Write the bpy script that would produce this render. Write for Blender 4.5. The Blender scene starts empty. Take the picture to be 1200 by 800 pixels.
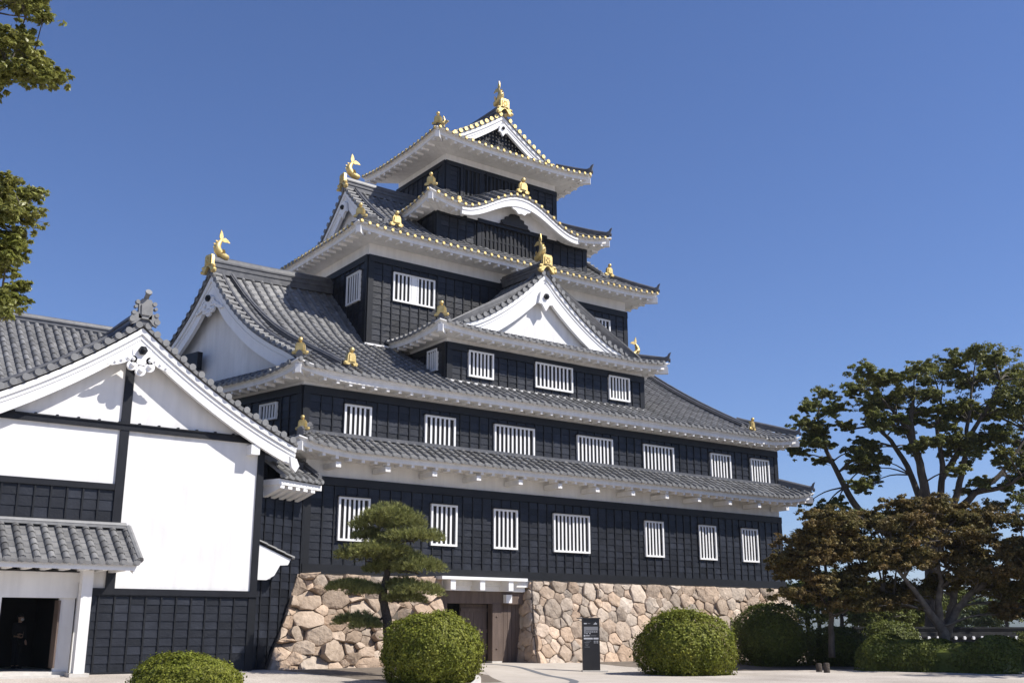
import bpy, math, random
import numpy as np
from mathutils import Vector, Matrix
R = math.radians
rng = np.random.default_rng(7)
random.seed(7)
scene = bpy.context.scene
COL = scene.collection

# ------------------------------------------------------------------ camera, sky, sun, exposure
CAM = np.array([-17.733, -37.624, 1.6])
YAW, PITCH, FPX = R(36.206), R(15.065), 1249.64
cd = bpy.data.cameras.new('camera')
cam = bpy.data.objects.new('camera', cd)
COL.objects.link(cam)
cam.location = CAM
cam.rotation_euler = (R(90) + PITCH, 0, -YAW)
cd.sensor_width = 36
cd.lens = FPX / 1200 * 36
cd.clip_start, cd.clip_end = .1, 20000
scene.camera = cam

SUN = Vector((.60, -.66, 1.0)).normalized()
world = bpy.data.worlds.new('World')
scene.world = world
world.use_nodes = True
wn = world.node_tree
sky = wn.nodes.new('ShaderNodeTexSky')
sky.sky_type = 'NISHITA'
sky.sun_disc = False
sky.sun_elevation = math.asin(SUN.z)
sky.sun_rotation = math.atan2(SUN.x, SUN.y)
sky.altitude = 0
sky.air_density = 1.0
sky.dust_density = 0.25
sky.ozone_density = 3.5
wn.nodes['Background'].inputs['Strength'].default_value = .085
sk = wn.nodes.new('ShaderNodeMix')
sk.data_type, sk.blend_type = 'RGBA', 'MULTIPLY'
sk.inputs['Factor'].default_value = 1
sk.inputs['B'].default_value = (.76, .85, 1.14, 1)     # clear autumn air: a deeper blue than the model's
wn.links.new(sky.outputs[0], sk.inputs['A'])
wn.links.new(sk.outputs['Result'], wn.nodes['Background'].inputs[0])
sl = bpy.data.lights.new('sun', 'SUN')
sl.energy = 5.0
sl.angle = R(.5)
sl.color = (1, .955, .89)
so = bpy.data.objects.new('sun', sl)
COL.objects.link(so)
so.rotation_euler = SUN.to_track_quat('Z', 'Y').to_euler()
scene.view_settings.view_transform = 'Standard'
scene.view_settings.look = 'None'
scene.view_settings.exposure = 0.45
scene.view_settings.gamma = 1
scene.render.engine = 'CYCLES'
scene.cycles.max_bounces = 6
scene.cycles.transparent_max_bounces = 8


# ------------------------------------------------------------------ materials
def mat(name, c1, c2=None, rough=.6, scale=4., bump=0., bscale=30., metallic=0., tint=0., spec=.5, warm=0.,
        translucent=0., bdist=.02, stretch=None, streak=0.):
    m = bpy.data.materials.new(name)
    m.use_nodes = True
    nt = m.node_tree
    N, L = nt.nodes, nt.links
    b = N['Principled BSDF']
    b.inputs['Roughness'].default_value = rough
    b.inputs['Metallic'].default_value = metallic
    b.inputs['Specular IOR Level'].default_value = spec
    tc = N.new('ShaderNodeTexCoord')
    vec = tc.outputs['Object']
    if stretch:
        mp = N.new('ShaderNodeMapping')
        mp.inputs['Scale'].default_value = stretch
        L.new(vec, mp.inputs[0])
        vec = mp.outputs[0]
    no = N.new('ShaderNodeTexNoise')
    no.inputs['Scale'].default_value = scale
    no.inputs['Detail'].default_value = 6
    no.inputs['Roughness'].default_value = .62
    L.new(vec, no.inputs['Vector'])
    ra = N.new('ShaderNodeValToRGB')
    ra.color_ramp.elements[0].position = .32
    ra.color_ramp.elements[1].position = .68
    ra.color_ramp.elements[0].color = (*c1, 1)
    ra.color_ramp.elements[1].color = (*(c2 or c1), 1)
    L.new(no.outputs['Fac'], ra.inputs[0])
    col = ra.outputs[0]
    if tint or warm:
        at = N.new('ShaderNodeAttribute')
        at.attribute_name = 'tint'
        mr = N.new('ShaderNodeMapRange')
        mr.inputs['To Min'].default_value = 1 - tint
        mr.inputs['To Max'].default_value = 1 + tint
        L.new(at.outputs['Fac'], mr.inputs['Value'])
        vm = N.new('ShaderNodeVectorMath')
        vm.operation = 'SCALE'
        L.new(col, vm.inputs[0])
        L.new(mr.outputs[0], vm.inputs['Scale'])
        col = vm.outputs[0]
        if warm:
            at2 = N.new('ShaderNodeAttribute')
            at2.attribute_name = 'hue'
            mx = N.new('ShaderNodeMix')
            mx.data_type = 'RGBA'
            mx.blend_type = 'MULTIPLY'
            L.new(at2.outputs['Fac'], mx.inputs['Factor'])
            L.new(col, mx.inputs['A'])
            mx.inputs['B'].default_value = (1.0, 1 - .30 * warm, 1 - .55 * warm, 1)
            col = mx.outputs['Result']
    if streak:
        mp2 = N.new('ShaderNodeMapping')
        mp2.inputs['Scale'].default_value = (2.2, 2.2, .22)
        L.new(tc.outputs['Object'], mp2.inputs[0])
        n3 = N.new('ShaderNodeTexNoise')
        n3.inputs['Scale'].default_value = 1.6
        n3.inputs['Detail'].default_value = 5
        L.new(mp2.outputs[0], n3.inputs['Vector'])
        r3 = N.new('ShaderNodeMapRange')
        r3.inputs['From Min'].default_value = .35
        r3.inputs['From Max'].default_value = .75
        r3.inputs['To Min'].default_value = 1
        r3.inputs['To Max'].default_value = 1 - streak
        L.new(n3.outputs['Fac'], r3.inputs['Value'])
        v3 = N.new('ShaderNodeVectorMath')
        v3.operation = 'SCALE'
        L.new(col, v3.inputs[0])
        L.new(r3.outputs[0], v3.inputs['Scale'])
        col = v3.outputs[0]
    L.new(col, b.inputs['Base Color'])
    if bump:
        n2 = N.new('ShaderNodeTexNoise')
        n2.inputs['Scale'].default_value = bscale
        n2.inputs['Detail'].default_value = 5
        L.new(tc.outputs['Object'], n2.inputs['Vector'])
        bp = N.new('ShaderNodeBump')
        bp.inputs['Strength'].default_value = bump
        bp.inputs['Distance'].default_value = bdist
        L.new(n2.outputs['Fac'], bp.inputs['Height'])
        L.new(bp.outputs[0], b.inputs['Normal'])
    if translucent:
        tr = N.new('ShaderNodeBsdfTranslucent')
        L.new(col, tr.inputs['Color'])
        ms = N.new('ShaderNodeMixShader')
        ms.inputs[0].default_value = translucent
        L.new(b.outputs[0], ms.inputs[1])
        L.new(tr.outputs[0], ms.inputs[2])
        L.new(ms.outputs[0], N['Material Output'].inputs['Surface'])
    return m


M = dict(
    board=mat('black_lacquered_board', (.0105, .012, .017), (.019, .0215, .029), rough=.45, scale=1.5, tint=.65, bump=.35, bscale=12, spec=.30, streak=.35),
    batten=mat('black_batten', (.007, .008, .010), (.011, .012, .015), rough=.5, scale=3, spec=.3),
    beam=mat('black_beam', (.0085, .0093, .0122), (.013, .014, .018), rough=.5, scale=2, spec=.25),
    plaster=mat('white_plaster', (.74, .725, .70), (.81, .80, .78), rough=.85, scale=.9, bump=.15, bscale=5, spec=.2, streak=.14),
    trim=mat('white_paint', (.80, .795, .78), (.83, .825, .81), rough=.6, scale=3, spec=.3, streak=.05),
    tile=mat('grey_roof_tile', (.115, .114, .113), (.195, .192, .188), rough=.55, scale=2.2, tint=.34, bump=.2, bscale=18, spec=.5),
    tiledark=mat('dark_ridge_tile', (.06, .062, .07), (.12, .12, .125), rough=.5, scale=3, tint=.2, bump=.2, bscale=14),
    tileend=mat('tile_end', (.155, .155, .155), (.22, .22, .215), rough=.55, scale=4, bump=.4, bscale=60, bdist=.01),
    shadetile=mat('shaded_cap_tile', (.010, .010, .011), (.022, .022, .022), rough=.95, scale=4, bump=.3, spec=.08),  # near-black instead of tile grey: tree shade put into the colour
    gold=mat('gold_leaf', (.55, .40, .14), (.72, .56, .26), rough=.5, scale=5, metallic=.68, bump=.5, bscale=22, bdist=.02),
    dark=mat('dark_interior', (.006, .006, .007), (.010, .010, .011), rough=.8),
    darkwood=mat('carved_dark_wood', (.012, .011, .011), (.02, .018, .017), rough=.6, scale=8),
    stone=mat('granite', (.335, .28, .225), (.51, .44, .365), rough=.9, scale=3.4, tint=.36, bump=.8, bscale=8, warm=.5, spec=.25, bdist=.06),
    mortar=mat('stone_gap', (.075, .062, .048), (.12, .10, .08), rough=.95, scale=6),
    wood=mat('weathered_gate_wood', (.085, .058, .044), (.14, .10, .078), rough=.7, scale=5, bump=.3, bscale=20, stretch=(1, 1, .15)),
    gravel=None,
    soil=mat('soil', (.10, .08, .06), (.19, .155, .12), rough=.95, scale=3, bump=.5, bscale=40),
    paving=mat('smooth_paving', (.40, .355, .30), (.48, .43, .37), rough=.85, scale=.9, bump=.1, bscale=80),
    inlay=mat('dark_inlay', (.10, .105, .115), (.15, .155, .165), rough=.8, scale=6),
    signblack=mat('sign_black', (.012, .011, .011), (.018, .016, .016), rough=.4, scale=4),
    signtext=mat('sign_print', (.55, .55, .56), (.62, .62, .62), rough=.6),
    signgrey=mat('sign_print_grey', (.22, .22, .23), (.27, .27, .27), rough=.6),
    bark=mat('bark', (.045, .038, .03), (.12, .10, .08), rough=.95, scale=6, bump=.8, bscale=16, stretch=(1, 1, .3), bdist=.05),
    palebark=mat('pale_bark', (.10, .085, .07), (.22, .19, .155), rough=.95, scale=4, bump=.6, bscale=14, bdist=.03),
    pinebark=mat('pine_bark', (.035, .027, .021), (.085, .065, .05), rough=.95, scale=9, bump=1, bscale=14, bdist=.05),
    camphor=mat('camphor_leaf', (.125, .150, .034), (.21, .22, .066), rough=.5, scale=.6, tint=.55, warm=.35, translucent=.38, spec=.35),
    nearleaf=mat('near_leaf', (.19, .215, .045), (.29, .295, .09), rough=.42, scale=1.2, tint=.5, warm=.4, translucent=.35, spec=.4),
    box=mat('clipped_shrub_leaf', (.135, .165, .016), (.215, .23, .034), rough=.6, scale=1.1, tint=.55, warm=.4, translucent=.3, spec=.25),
    shade=mat('shaded_shrub_leaf', (.075, .098, .014), (.130, .148, .026), rough=.6, scale=1.0, tint=.5, warm=.3, translucent=.2, spec=.25),  # darker copy of the clipped shrub green, shade put into the colour
    pine=mat('pine_needle', (.175, .195, .058), (.27, .275, .095), rough=.6, scale=1.5, tint=.5, warm=.3, translucent=.2, spec=.3),
    maple=mat('maple_leaf', (.125, .125, .036), (.205, .138, .056), rough=.6, scale=.45, tint=.5, warm=.42, translucent=.3, spec=.25),
    farleaf=mat('far_leaf', (.06, .08, .02), (.09, .11, .03), rough=.5, scale=.5, tint=.4, translucent=.2),
    hill=mat('wooded_hill', (.03, .045, .02), (.05, .065, .03), rough=1, scale=.01),
    skin=mat('skin', (.45, .28, .2), (.5, .32, .23), rough=.5),
    cloth=mat('dark_cloth', (.02, .02, .024), (.03, .03, .035), rough=.9, scale=10),
    clothblue=mat('navy_cloth', (.014, .015, .019), (.02, .022, .027), rough=.9, scale=10),
    hair=mat('black_hair', (.008, .007, .007), (.015, .013, .012), rough=.5),
    mask=mat('face_mask', (.75, .76, .78), (.8, .8, .82), rough=.8),
    kerb=mat('pale_kerb_stone', (.5, .47, .42), (.6, .57, .52), rough=.85, scale=6, bump=.3),
)


def gravel_mat():
    m = bpy.data.materials.new('pale_gravel')
    m.use_nodes = True
    nt = m.node_tree
    N, L = nt.nodes, nt.links
    b = N['Principled BSDF']
    b.inputs['Roughness'].default_value = .95
    b.inputs['Specular IOR Level'].default_value = .2
    tc = N.new('ShaderNodeTexCoord')
    a = N.new('ShaderNodeTexNoise')
    a.inputs['Scale'].default_value = .35
    a.inputs['Detail'].default_value = 8
    L.new(tc.outputs['Object'], a.inputs['Vector'])
    v = N.new('ShaderNodeTexVoronoi')
    v.inputs['Scale'].default_value = 28
    L.new(tc.outputs['Object'], v.inputs['Vector'])
    r1 = N.new('ShaderNodeValToRGB')
    r1.color_ramp.elements[0].color = (.36, .325, .285, 1)
    r1.color_ramp.elements[1].color = (.55, .505, .45, 1)
    r1.color_ramp.elements[0].position = .3
    r1.color_ramp.elements[1].position = .7
    L.new(a.outputs['Fac'], r1.inputs[0])
    r2 = N.new('ShaderNodeValToRGB')
    r2.color_ramp.elements[0].color = (.72, .70, .68, 1)
    r2.color_ramp.elements[1].color = (1.12, 1.1, 1.08, 1)
    L.new(v.outputs['Color'], r2.inputs[0])
    mx = N.new('ShaderNodeMix')
    mx.data_type = 'RGBA'
    mx.blend_type = 'MULTIPLY'
    mx.inputs['Factor'].default_value = 1
    L.new(r1.outputs[0], mx.inputs['A'])
    L.new(r2.outputs[0], mx.inputs['B'])
    L.new(mx.outputs['Result'], b.inputs['Base Color'])
    bp = N.new('ShaderNodeBump')
    bp.inputs['Strength'].default_value = .5
    bp.inputs['Distance'].default_value = .02
    L.new(v.outputs['Distance'], bp.inputs['Height'])
    L.new(bp.outputs[0], b.inputs['Normal'])
    return m


M['gravel'] = gravel_mat()


# ------------------------------------------------------------------ helpers
def V(*a):
    return np.array(a, float)


def unit(a):
    a = np.asarray(a, float)
    return a / (np.linalg.norm(a) + 1e-12)


Z = V(0, 0, 1)
FW = V(math.sin(YAW), math.cos(YAW), 0)
RT = V(math.cos(YAW), -math.sin(YAW), 0)


def ray(px, py):
    rx, ru = (px - 600) / FPX, -(py - 400) / FPX
    c, s = math.cos(PITCH), math.sin(PITCH)
    return RT * rx + FW * (c - ru * s) + Z * (s + ru * c)


def at(px, py, dist):                      # world point seen in that direction at a forward distance
    r = ray(px, py)
    return CAM + r * (dist / (r @ FW))


def ground_pt(px, py, z=0.):
    r = ray(px, py)
    return CAM + r * ((z - CAM[2]) / r[2])


def gz(x, y):                              # the ground rises gently towards the walls
    t = np.clip((np.asarray(y, float) + 7.) / 5.5, 0, 1)
    f = np.clip((np.asarray(x, float) + 60) / 20, 0, 1) * np.clip((80 - np.asarray(x, float)) / 20, 0, 1)
    return .22 * t * t * (3 - 2 * t) * f


class MB:
    def __init__(s):
        s.v, s.f, s.t, s.h, s.n = [], [], [], [], 0
        s.cuts = []

    def cut(s):                            # what follows is a part of its own
        s.cuts.append((len(s.v), len(s.f), s.n))

    def build_parts(s, name, material, parent=None, smooth=False):
        marks = [(0, 0, 0)] + s.cuts + [(len(s.v), len(s.f), s.n)]
        out = []
        for (v0, f0, n0), (v1, f1, n1) in zip(marks[:-1], marks[1:]):
            if f1 == f0:
                continue
            q = MB()
            q.v, q.t, q.h = s.v[v0:v1], s.t[f0:f1], s.h[f0:f1]
            q.f = [[i - n0 for i in f] for f in s.f[f0:f1]]
            q.n = n1 - n0
            out.append(q.build(name, material, parent[len(out)] if isinstance(parent, list) else parent, smooth))
        return out

    def add(s, verts, faces, tint=None, hue=None):
        verts = np.asarray(verts, float)
        s.v.append(verts)
        for f in faces:
            s.f.append([i + s.n for i in f])
        k = len(faces)
        s.t += [.5 if tint is None else tint] * k
        s.h += [0. if hue is None else hue] * k
        s.n += len(verts)

    def box(s, lo, hi, **k):
        x0, y0, z0 = lo
        x1, y1, z1 = hi
        s.add([(x0, y0, z0), (x1, y0, z0), (x1, y1, z0), (x0, y1, z0), (x0, y0, z1), (x1, y0, z1), (x1, y1, z1), (x0, y1, z1)],
              [(3, 2, 1, 0), (4, 5, 6, 7), (0, 1, 5, 4), (1, 2, 6, 5), (2, 3, 7, 6), (3, 0, 4, 7)], **k)

    def obox(s, o, a, b, c, **k):          # corner o and three edge vectors
        o, a, b, c = map(lambda q: np.asarray(q, float), (o, a, b, c))
        if np.dot(np.cross(a, b), c) < 0:
            a, b = b, a
        s.add([o, o + a, o + a + b, o + b, o + c, o + a + c, o + a + b + c, o + b + c],
              [(3, 2, 1, 0), (4, 5, 6, 7), (0, 1, 5, 4), (1, 2, 6, 5), (2, 3, 7, 6), (3, 0, 4, 7)], **k)

    def prism(s, poly, dvec, **k):         # 3D planar polygon extruded by a vector
        p = np.asarray(poly, float)
        n = len(p)
        d = np.asarray(dvec, float)
        nr = sum(np.cross(p[i] - p[0], p[(i + 1) % n] - p[0]) for i in range(n))
        if nr @ d > 0:
            p = p[::-1]
        s.add(np.vstack([p, p + d]), [list(range(n)), list(range(2 * n - 1, n - 1, -1))] +
              [[(i + 1) % n, i, n + i, n + (i + 1) % n] for i in range(n)], **k)

    def tube(s, pts, rad, n=8, cap=True, **k):
        pts = np.asarray(pts, float)
        m = len(pts)
        rad = np.full(m, rad) if np.isscalar(rad) else np.asarray(rad, float)
        ref = None
        vs = []
        for i in range(m):
            t = unit(pts[min(i + 1, m - 1)] - pts[max(i - 1, 0)])
            if ref is None:
                ref = unit(np.cross(t, Z if abs(t[2]) < .9 else V(1, 0, 0)))
            ref = unit(ref - t * (ref @ t))
            b = np.cross(t, ref)
            for j in range(n):
                q = 2 * math.pi * j / n
                vs.append(pts[i] + rad[i] * (math.cos(q) * ref + math.sin(q) * b))
        fs = [[i * n + j, i * n + (j + 1) % n, (i + 1) * n + (j + 1) % n, (i + 1) * n + j] for i in range(m - 1) for j in range(n)]
        if cap:
            fs += [list(range(n - 1, -1, -1)), list(range((m - 1) * n, m * n))]
        s.add(vs, fs, **k)

    def sweep(s, pts, sec, side=None, cap=True, **k):   # sec: (sideways, up) pairs; up stays vertical
        pts = np.asarray(pts, float)
        m, n = len(pts), len(sec)
        vs = []
        for i in range(m):
            if side is None:
                t = pts[min(i + 1, m - 1)] - pts[max(i - 1, 0)]
                t[2] = 0
                w = unit(np.cross(t, Z))
            else:
                w = side
            for a, b in sec:
                vs.append(pts[i] + w * a + Z * b)
        fs = [[i * n + j, i * n + (j + 1) % n, (i + 1) * n + (j + 1) % n, (i + 1) * n + j] for i in range(m - 1) for j in range(n)]
        if cap:
            fs += [list(range(n - 1, -1, -1)), list(range((m - 1) * n, m * n))]
        s.add(vs, fs, **k)

    def ball(s, c, r, n=10, **k):
        c = np.asarray(c, float)
        r = np.array([r] * 3) if np.isscalar(r) else np.asarray(r, float)
        vs = [c + r * V(0, 0, -1)]
        m = n // 2
        for i in range(1, m):
            th = math.pi * i / m - math.pi / 2
            for j in range(n):
                ph = 2 * math.pi * j / n
                vs.append(c + r * V(math.cos(th) * math.cos(ph), math.cos(th) * math.sin(ph), math.sin(th)))
        vs.append(c + r * V(0, 0, 1))
        fs = [[0, 1 + (j + 1) % n, 1 + j] for j in range(n)]
        for i in range(m - 2):
            fs += [[1 + i * n + j, 1 + i * n + (j + 1) % n, 1 + (i + 1) * n + (j + 1) % n, 1 + (i + 1) * n + j] for j in range(n)]
        l = len(vs) - 1
        fs += [[l, 1 + (m - 2) * n + j, 1 + (m - 2) * n + (j + 1) % n] for j in range(n)]
        s.add(vs, fs, **k)

    def cyl(s, a, b, r, n=10, **k):
        s.tube([a, b], r, n, **k)

    def build(s, name, material, parent=None, smooth=False, origin=None):
        me = bpy.data.meshes.new(name)
        off = np.zeros(3)
        if parent is not None:
            off = np.array(parent.get('_o', (0, 0, 0)))
        elif origin is not None:
            off = np.asarray(origin, float)
        if s.v:
            me.from_pydata((np.vstack(s.v) - off).tolist(), [], s.f)
            for nm, data in (('tint', s.t), ('hue', s.h)):
                a = me.attributes.new(nm, 'FLOAT', 'FACE')
                a.data.foreach_set('value', np.array(data, np.float32))
            if smooth:
                me.polygons.foreach_set('use_smooth', np.ones(len(s.f), bool))
                if smooth != 'all':
                    me.set_sharp_from_angle(angle=R(float(smooth)))
        me.materials.append(material)
        o = bpy.data.objects.new(name, me)
        COL.objects.link(o)
        if parent is not None:
            o.parent = parent
            o['_o'] = tuple(float(q) for q in off)
        elif origin is not None:
            o.location = off
            o['_o'] = tuple(float(q) for q in off)
        return o


def tag(o, label=None, cat=None, group=None, kind=None):
    for k, v in (('label', label), ('category', cat), ('group', group), ('kind', kind)):
        if v:
            o[k] = v
    return o


def thing(name, loc, label, cat, group=None):
    o = bpy.data.objects.new(name, None)
    COL.objects.link(o)
    o.location = loc
    o['_o'] = tuple(float(q) for q in loc)
    o.empty_display_size = .2
    return tag(o, label, cat, group)


# ---- plan polygons and roof building
def poly_frame(poly):
    n = len(poly)
    fr = []
    for i in range(n):
        p, q = np.asarray(poly[i], float), np.asarray(poly[(i + 1) % n], float)
        e = unit(q - p)
        fr.append((p, q, e, V(-e[1], e[0]), np.linalg.norm(q - p)))
    return fr


def inset(poly, d):
    fr = poly_frame(poly)
    n = len(fr)
    out = []
    for i in range(n):
        (p0, _, e0, n0, _), (p1, _, e1, n1, _) = fr[i - 1], fr[i]
        a, b = p0 + n0 * d, p1 + n1 * d
        A = np.array([e0, -e1]).T
        t = np.linalg.solve(A, b - a)
        out.append(a + e0 * t[0])
    return out


def tan_half(poly, i):
    fr = poly_frame(poly)
    e0, e1 = fr[i - 1][2], fr[i][2]
    c = float(np.clip((-e0) @ e1, -1, 1))
    return math.tan(math.acos(c) / 2)


def resample(pts, step, lo=2):
    pts = np.asarray(pts, float)
    sg = np.linalg.norm(np.diff(pts, axis=0), axis=1)
    cum = np.concatenate([[0], np.cumsum(sg)])
    n = max(lo, int(math.ceil(cum[-1] / step)) + 1)
    t = np.linspace(0, cum[-1], n)
    return np.stack([np.interp(t, cum, pts[:, k]) for k in range(3)], 1)


def spline(pts, n=24):
    pts = np.asarray(pts, float)
    P = np.vstack([2 * pts[0] - pts[1], pts, 2 * pts[-1] - pts[-2]])
    out = []
    m = len(pts) - 1
    for i in range(n):
        u = i / (n - 1) * m
        k = min(int(u), m - 1)
        t = u - k
        a, b, c, d = P[k], P[k + 1], P[k + 2], P[k + 3]
        out.append(.5 * (2 * b + (c - a) * t + (2 * a - 5 * b + 4 * c - d) * t * t + (3 * b - a - 3 * c + d) * t ** 3))
    return np.array(out)


TILE = .40


def tiles(tm, em, lines, r=.092, deck_ends=True, disc=True, gold=False):
    """Round tile ribs along each line (eave to top) with flat tile courses between; discs at the eave into em."""
    L = [np.asarray(l, float) for l in lines]
    for i, l in enumerate(L):
        a, b = L[max(i - 1, 0)], L[min(i + 1, len(L) - 1)]
        side0 = unit(b[0] - a[0])
        q = resample(l, TILE)
        m = len(q)
        n = 5
        vs, fs, tt = [], [], []
        for j in range(m - 1):
            T = unit(q[j + 1] - q[j])
            f = j / max(1, m - 1)
            sd = unit(side0 * (1 - f) + unit(b[-1] - a[-1]) * f)
            E = unit(sd - T * (sd @ T))
            Nn = np.cross(E, T)
            if Nn[2] < 0:
                Nn = -Nn
            base = len(vs)
            for (c, rr) in ((q[j] + Nn * .012, r * 1.08), (q[j + 1], r * .93)):
                for k in range(n):
                    th = math.pi * k / (n - 1)
                    vs.append(c + rr * (math.cos(th) * E + math.sin(th) * 1.05 * Nn))
            for k in range(n - 1):
                fs.append([base + k, base + k + 1, base + n + k + 1, base + n + k])
            if j == 0:
                T0, E0, N0 = T, E, Nn
        tint = float(rng.uniform(.2, .8))
        for j in range(m - 1):
            tt.append(float(np.clip(tint + rng.normal(0, .22), 0, 1)))
        s0 = len(fs) // (m - 1)
        tm.v.append(np.array(vs))
        tm.f += [[x + tm.n for x in f] for f in fs]
        tm.t += [tt[k // s0] for k in range(len(fs))]
        tm.h += [0.] * len(fs)
        tm.n += len(vs)
        if disc:
            out = unit(V(-T0[0], -T0[1], 0) + V(0, 0, .0))
            c = q[0] + N0 * .012 + out * .0
            em.cyl(c - out * .06, c + out * .035, r * (1.02 if not gold else .86), 12)
            em.cyl(c + out * .03, c + out * .045, r * .72, 10)
    for i in range(len(L) - 1):            # flat courses
        a, b = L[i], L[i + 1]
        m = max(len(resample(a, TILE)), len(resample(b, TILE)))
        ta = np.linspace(0, 1, m)
        def rs(l):
            sg = np.linalg.norm(np.diff(l, axis=0), axis=1)
            cum = np.concatenate([[0], np.cumsum(sg)])
            return np.stack([np.interp(ta * cum[-1], cum, l[:, k]) for k in range(3)], 1)
        qa, qb = rs(a), rs(b)
        for j in range(m - 1):
            mid0, mid1 = (qa[j] + qb[j]) / 2 - Z * .015, (qa[j + 1] + qb[j + 1]) / 2 - Z * .035
            vs = [qa[j] + Z * .018, mid0 + Z * .018, qb[j] + Z * .018, qa[j + 1] - Z * .01, mid1, qb[j + 1] - Z * .01]
            vs += [qa[j] - Z * .05, mid0 - Z * .05, qb[j] - Z * .05]
            tm.add(vs, [(0, 1, 4, 3), (1, 2, 5, 4), (6, 7, 1, 0), (7, 8, 2, 1)], tint=float(rng.uniform(.2, .75)))
        if deck_ends:                      # drooping front lip of the eave tile
            o = unit(np.array([*(qa[0] - qa[1])[:2], 0]))
            m0 = (qa[0] + qb[0]) / 2 - Z * .045
            vs = [qa[0] + o * .03 + Z * .03, m0 + o * .03 + Z * .045, qb[0] + o * .03 + Z * .03,
                  qa[0] + o * .02 - Z * .06, m0 + o * .02 - Z * .06, qb[0] + o * .02 - Z * .06]
            tm.add(vs, [(0, 3, 4, 1), (1, 4, 5, 2)], tint=float(rng.uniform(.5, .9)))


RIDGE = [(-.17, -.05), (-.17, .10), (-.20, .10), (-.20, .14), (-.15, .14), (-.15, .22), (-.18, .22), (-.18, .26), (-.12, .27),
         (-.09, .36), (0, .40), (.09, .36), (.12, .27), (.18, .26), (.18, .22), (.15, .22), (.15, .14), (.20, .14), (.20, .10), (.17, .10), (.17, -.05)]


def ridge(mb, pts, k=1.0, h=None):
    mb.cut()
    h = h or k
    mb.sweep(spline(pts, 14) if len(pts) > 2 else pts, [(a * k, b * h) for a, b in RIDGE[::-1]])


class Roof:
    """Eave polygon (counter clockwise, side 0 = front, 1 = right, 3 = left) with tiled slopes."""
    def __init__(s, poly, ze, prof, lift=.12, reach=3., wave=None, o=1.0):
        s.p, s.ze, s.prof, s.lift, s.reach, s.wave, s.o = [np.asarray(q, float) for q in poly], ze, prof, lift, reach, wave, o
        s.fr = poly_frame(s.p)

    def z0(s, i, a, d=0.):
        W = s.fr[i][4]
        q = max(0., 1 - min(a, W - a) / s.reach)
        z = s.ze + s.lift * q ** 2 * max(0., 1 - d / (s.reach * .8))
        return z

    def pt(s, i, a, d):
        p, _, e, n, W = s.fr[i]
        xy = p + e * a + n * d
        z = s.z0(i, a, d) + s.prof(d)
        if s.wave and i == 0:
            z += s.wave(xy[0]) * (1 - np.clip((d - s.o) / 1.4, 0, 1) ** 1.2)
        return V(xy[0], xy[1], z)

    def hipmax(s, i, a):
        W = s.fr[i][4]
        return min(a * tan_half(s.p, i), (W - a) * tan_half(s.p, (i + 1) % 4))

    def lines(s, i, dmax, sp=.40, a0=None, a1=None):
        W = s.fr[i][4]
        k = int(W / sp)
        off = (W - k * sp) / 2
        out = []
        for j in range(k + 1):
            a = off + j * sp
            if (a0 is not None and a < a0) or (a1 is not None and a > a1):
                continue
            D = dmax(a)
            if D < .12:
                continue
            out.append([s.pt(i, a, d) for d in np.linspace(-.03, D, max(3, int(D / .3) + 2))])
        return out

    def eave_trim(s, mb, sides=(0, 1, 3), teeth=.56, soffit=-.30):
        sec = [(.0, .0), (.0, -.05), (.09, -.07), (.09, -.13), (.13, -.14), (.13, -.32), (.26, -.33), (s.o + .05, soffit)]
        rings = [inset(s.p, d) for d, _ in sec]
        for i in sides:
            W = s.fr[i][4]
            n = max(4, int(W / .35))
            for a, b in zip(range(len(sec) - 1), range(1, len(sec))):
                vs, fs = [], []
                for j in range(n + 1):
                    t = j / n
                    for r in (a, b):
                        P, Q = rings[r][i], rings[r][(i + 1) % 4]
                        xy = P + (Q - P) * t
                        d = sec[r][0]
                        aa = t * W
                        q = max(0., 1 - min(aa, W - aa) / s.reach)
                        z = s.ze + s.lift * q ** 2 * (1 - d / (s.o + .05)) ** .8 + sec[r][1]
                        if s.wave and i == 0:
                            z += s.wave(xy[0])
                        vs.append(V(xy[0], xy[1], z))
                for j in range(n):
                    fs.append([2 * j, 2 * j + 1, 2 * j + 3, 2 * j + 2])
                mb.add(vs, fs)
            p, _, e, nn, _ = s.fr[i]
            k = int((W - .9) / teeth)
            for j in range(k + 1):
                a = (W - k * teeth) / 2 + j * teeth
                if s.wave and i == 0 and s.wave((p + e * a)[0]) > .12:
                    continue
                xy = p + e * (a - .065) + nn * .17
                z = s.z0(i, a) - .43 + (s.wave((p + e * a)[0]) if s.wave and i == 0 else 0)
                mb.obox(V(xy[0], xy[1], z), V(*e, 0) * .13, V(*nn, 0) * .42, Z * .13)
        for i in (0, 1):                   # hip rafter ends
            c = s.p[i]
            dg = unit(inset(s.p, 1.)[i] - c)
            w = V(-dg[1], dg[0], 0)
            z = s.z0(i, 0 if i == 0 else 0)
            mb.obox(V(*(c + dg * .10), z - .56) - w * .11, w * .22, V(*dg, 0) * .62, Z * .34)

    def hip(s, i, d0, d1, n=8):            # hip line of the corner at the start of side i
        c0, c1 = s.p[i], inset(s.p, 1.)[i]
        out = []
        for d in np.linspace(d0, d1, n):
            xy = c0 + (c1 - c0) * d
            out.append(V(xy[0], xy[1], s.z0(i, 0, d) + s.prof(d)))
        return out


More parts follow.
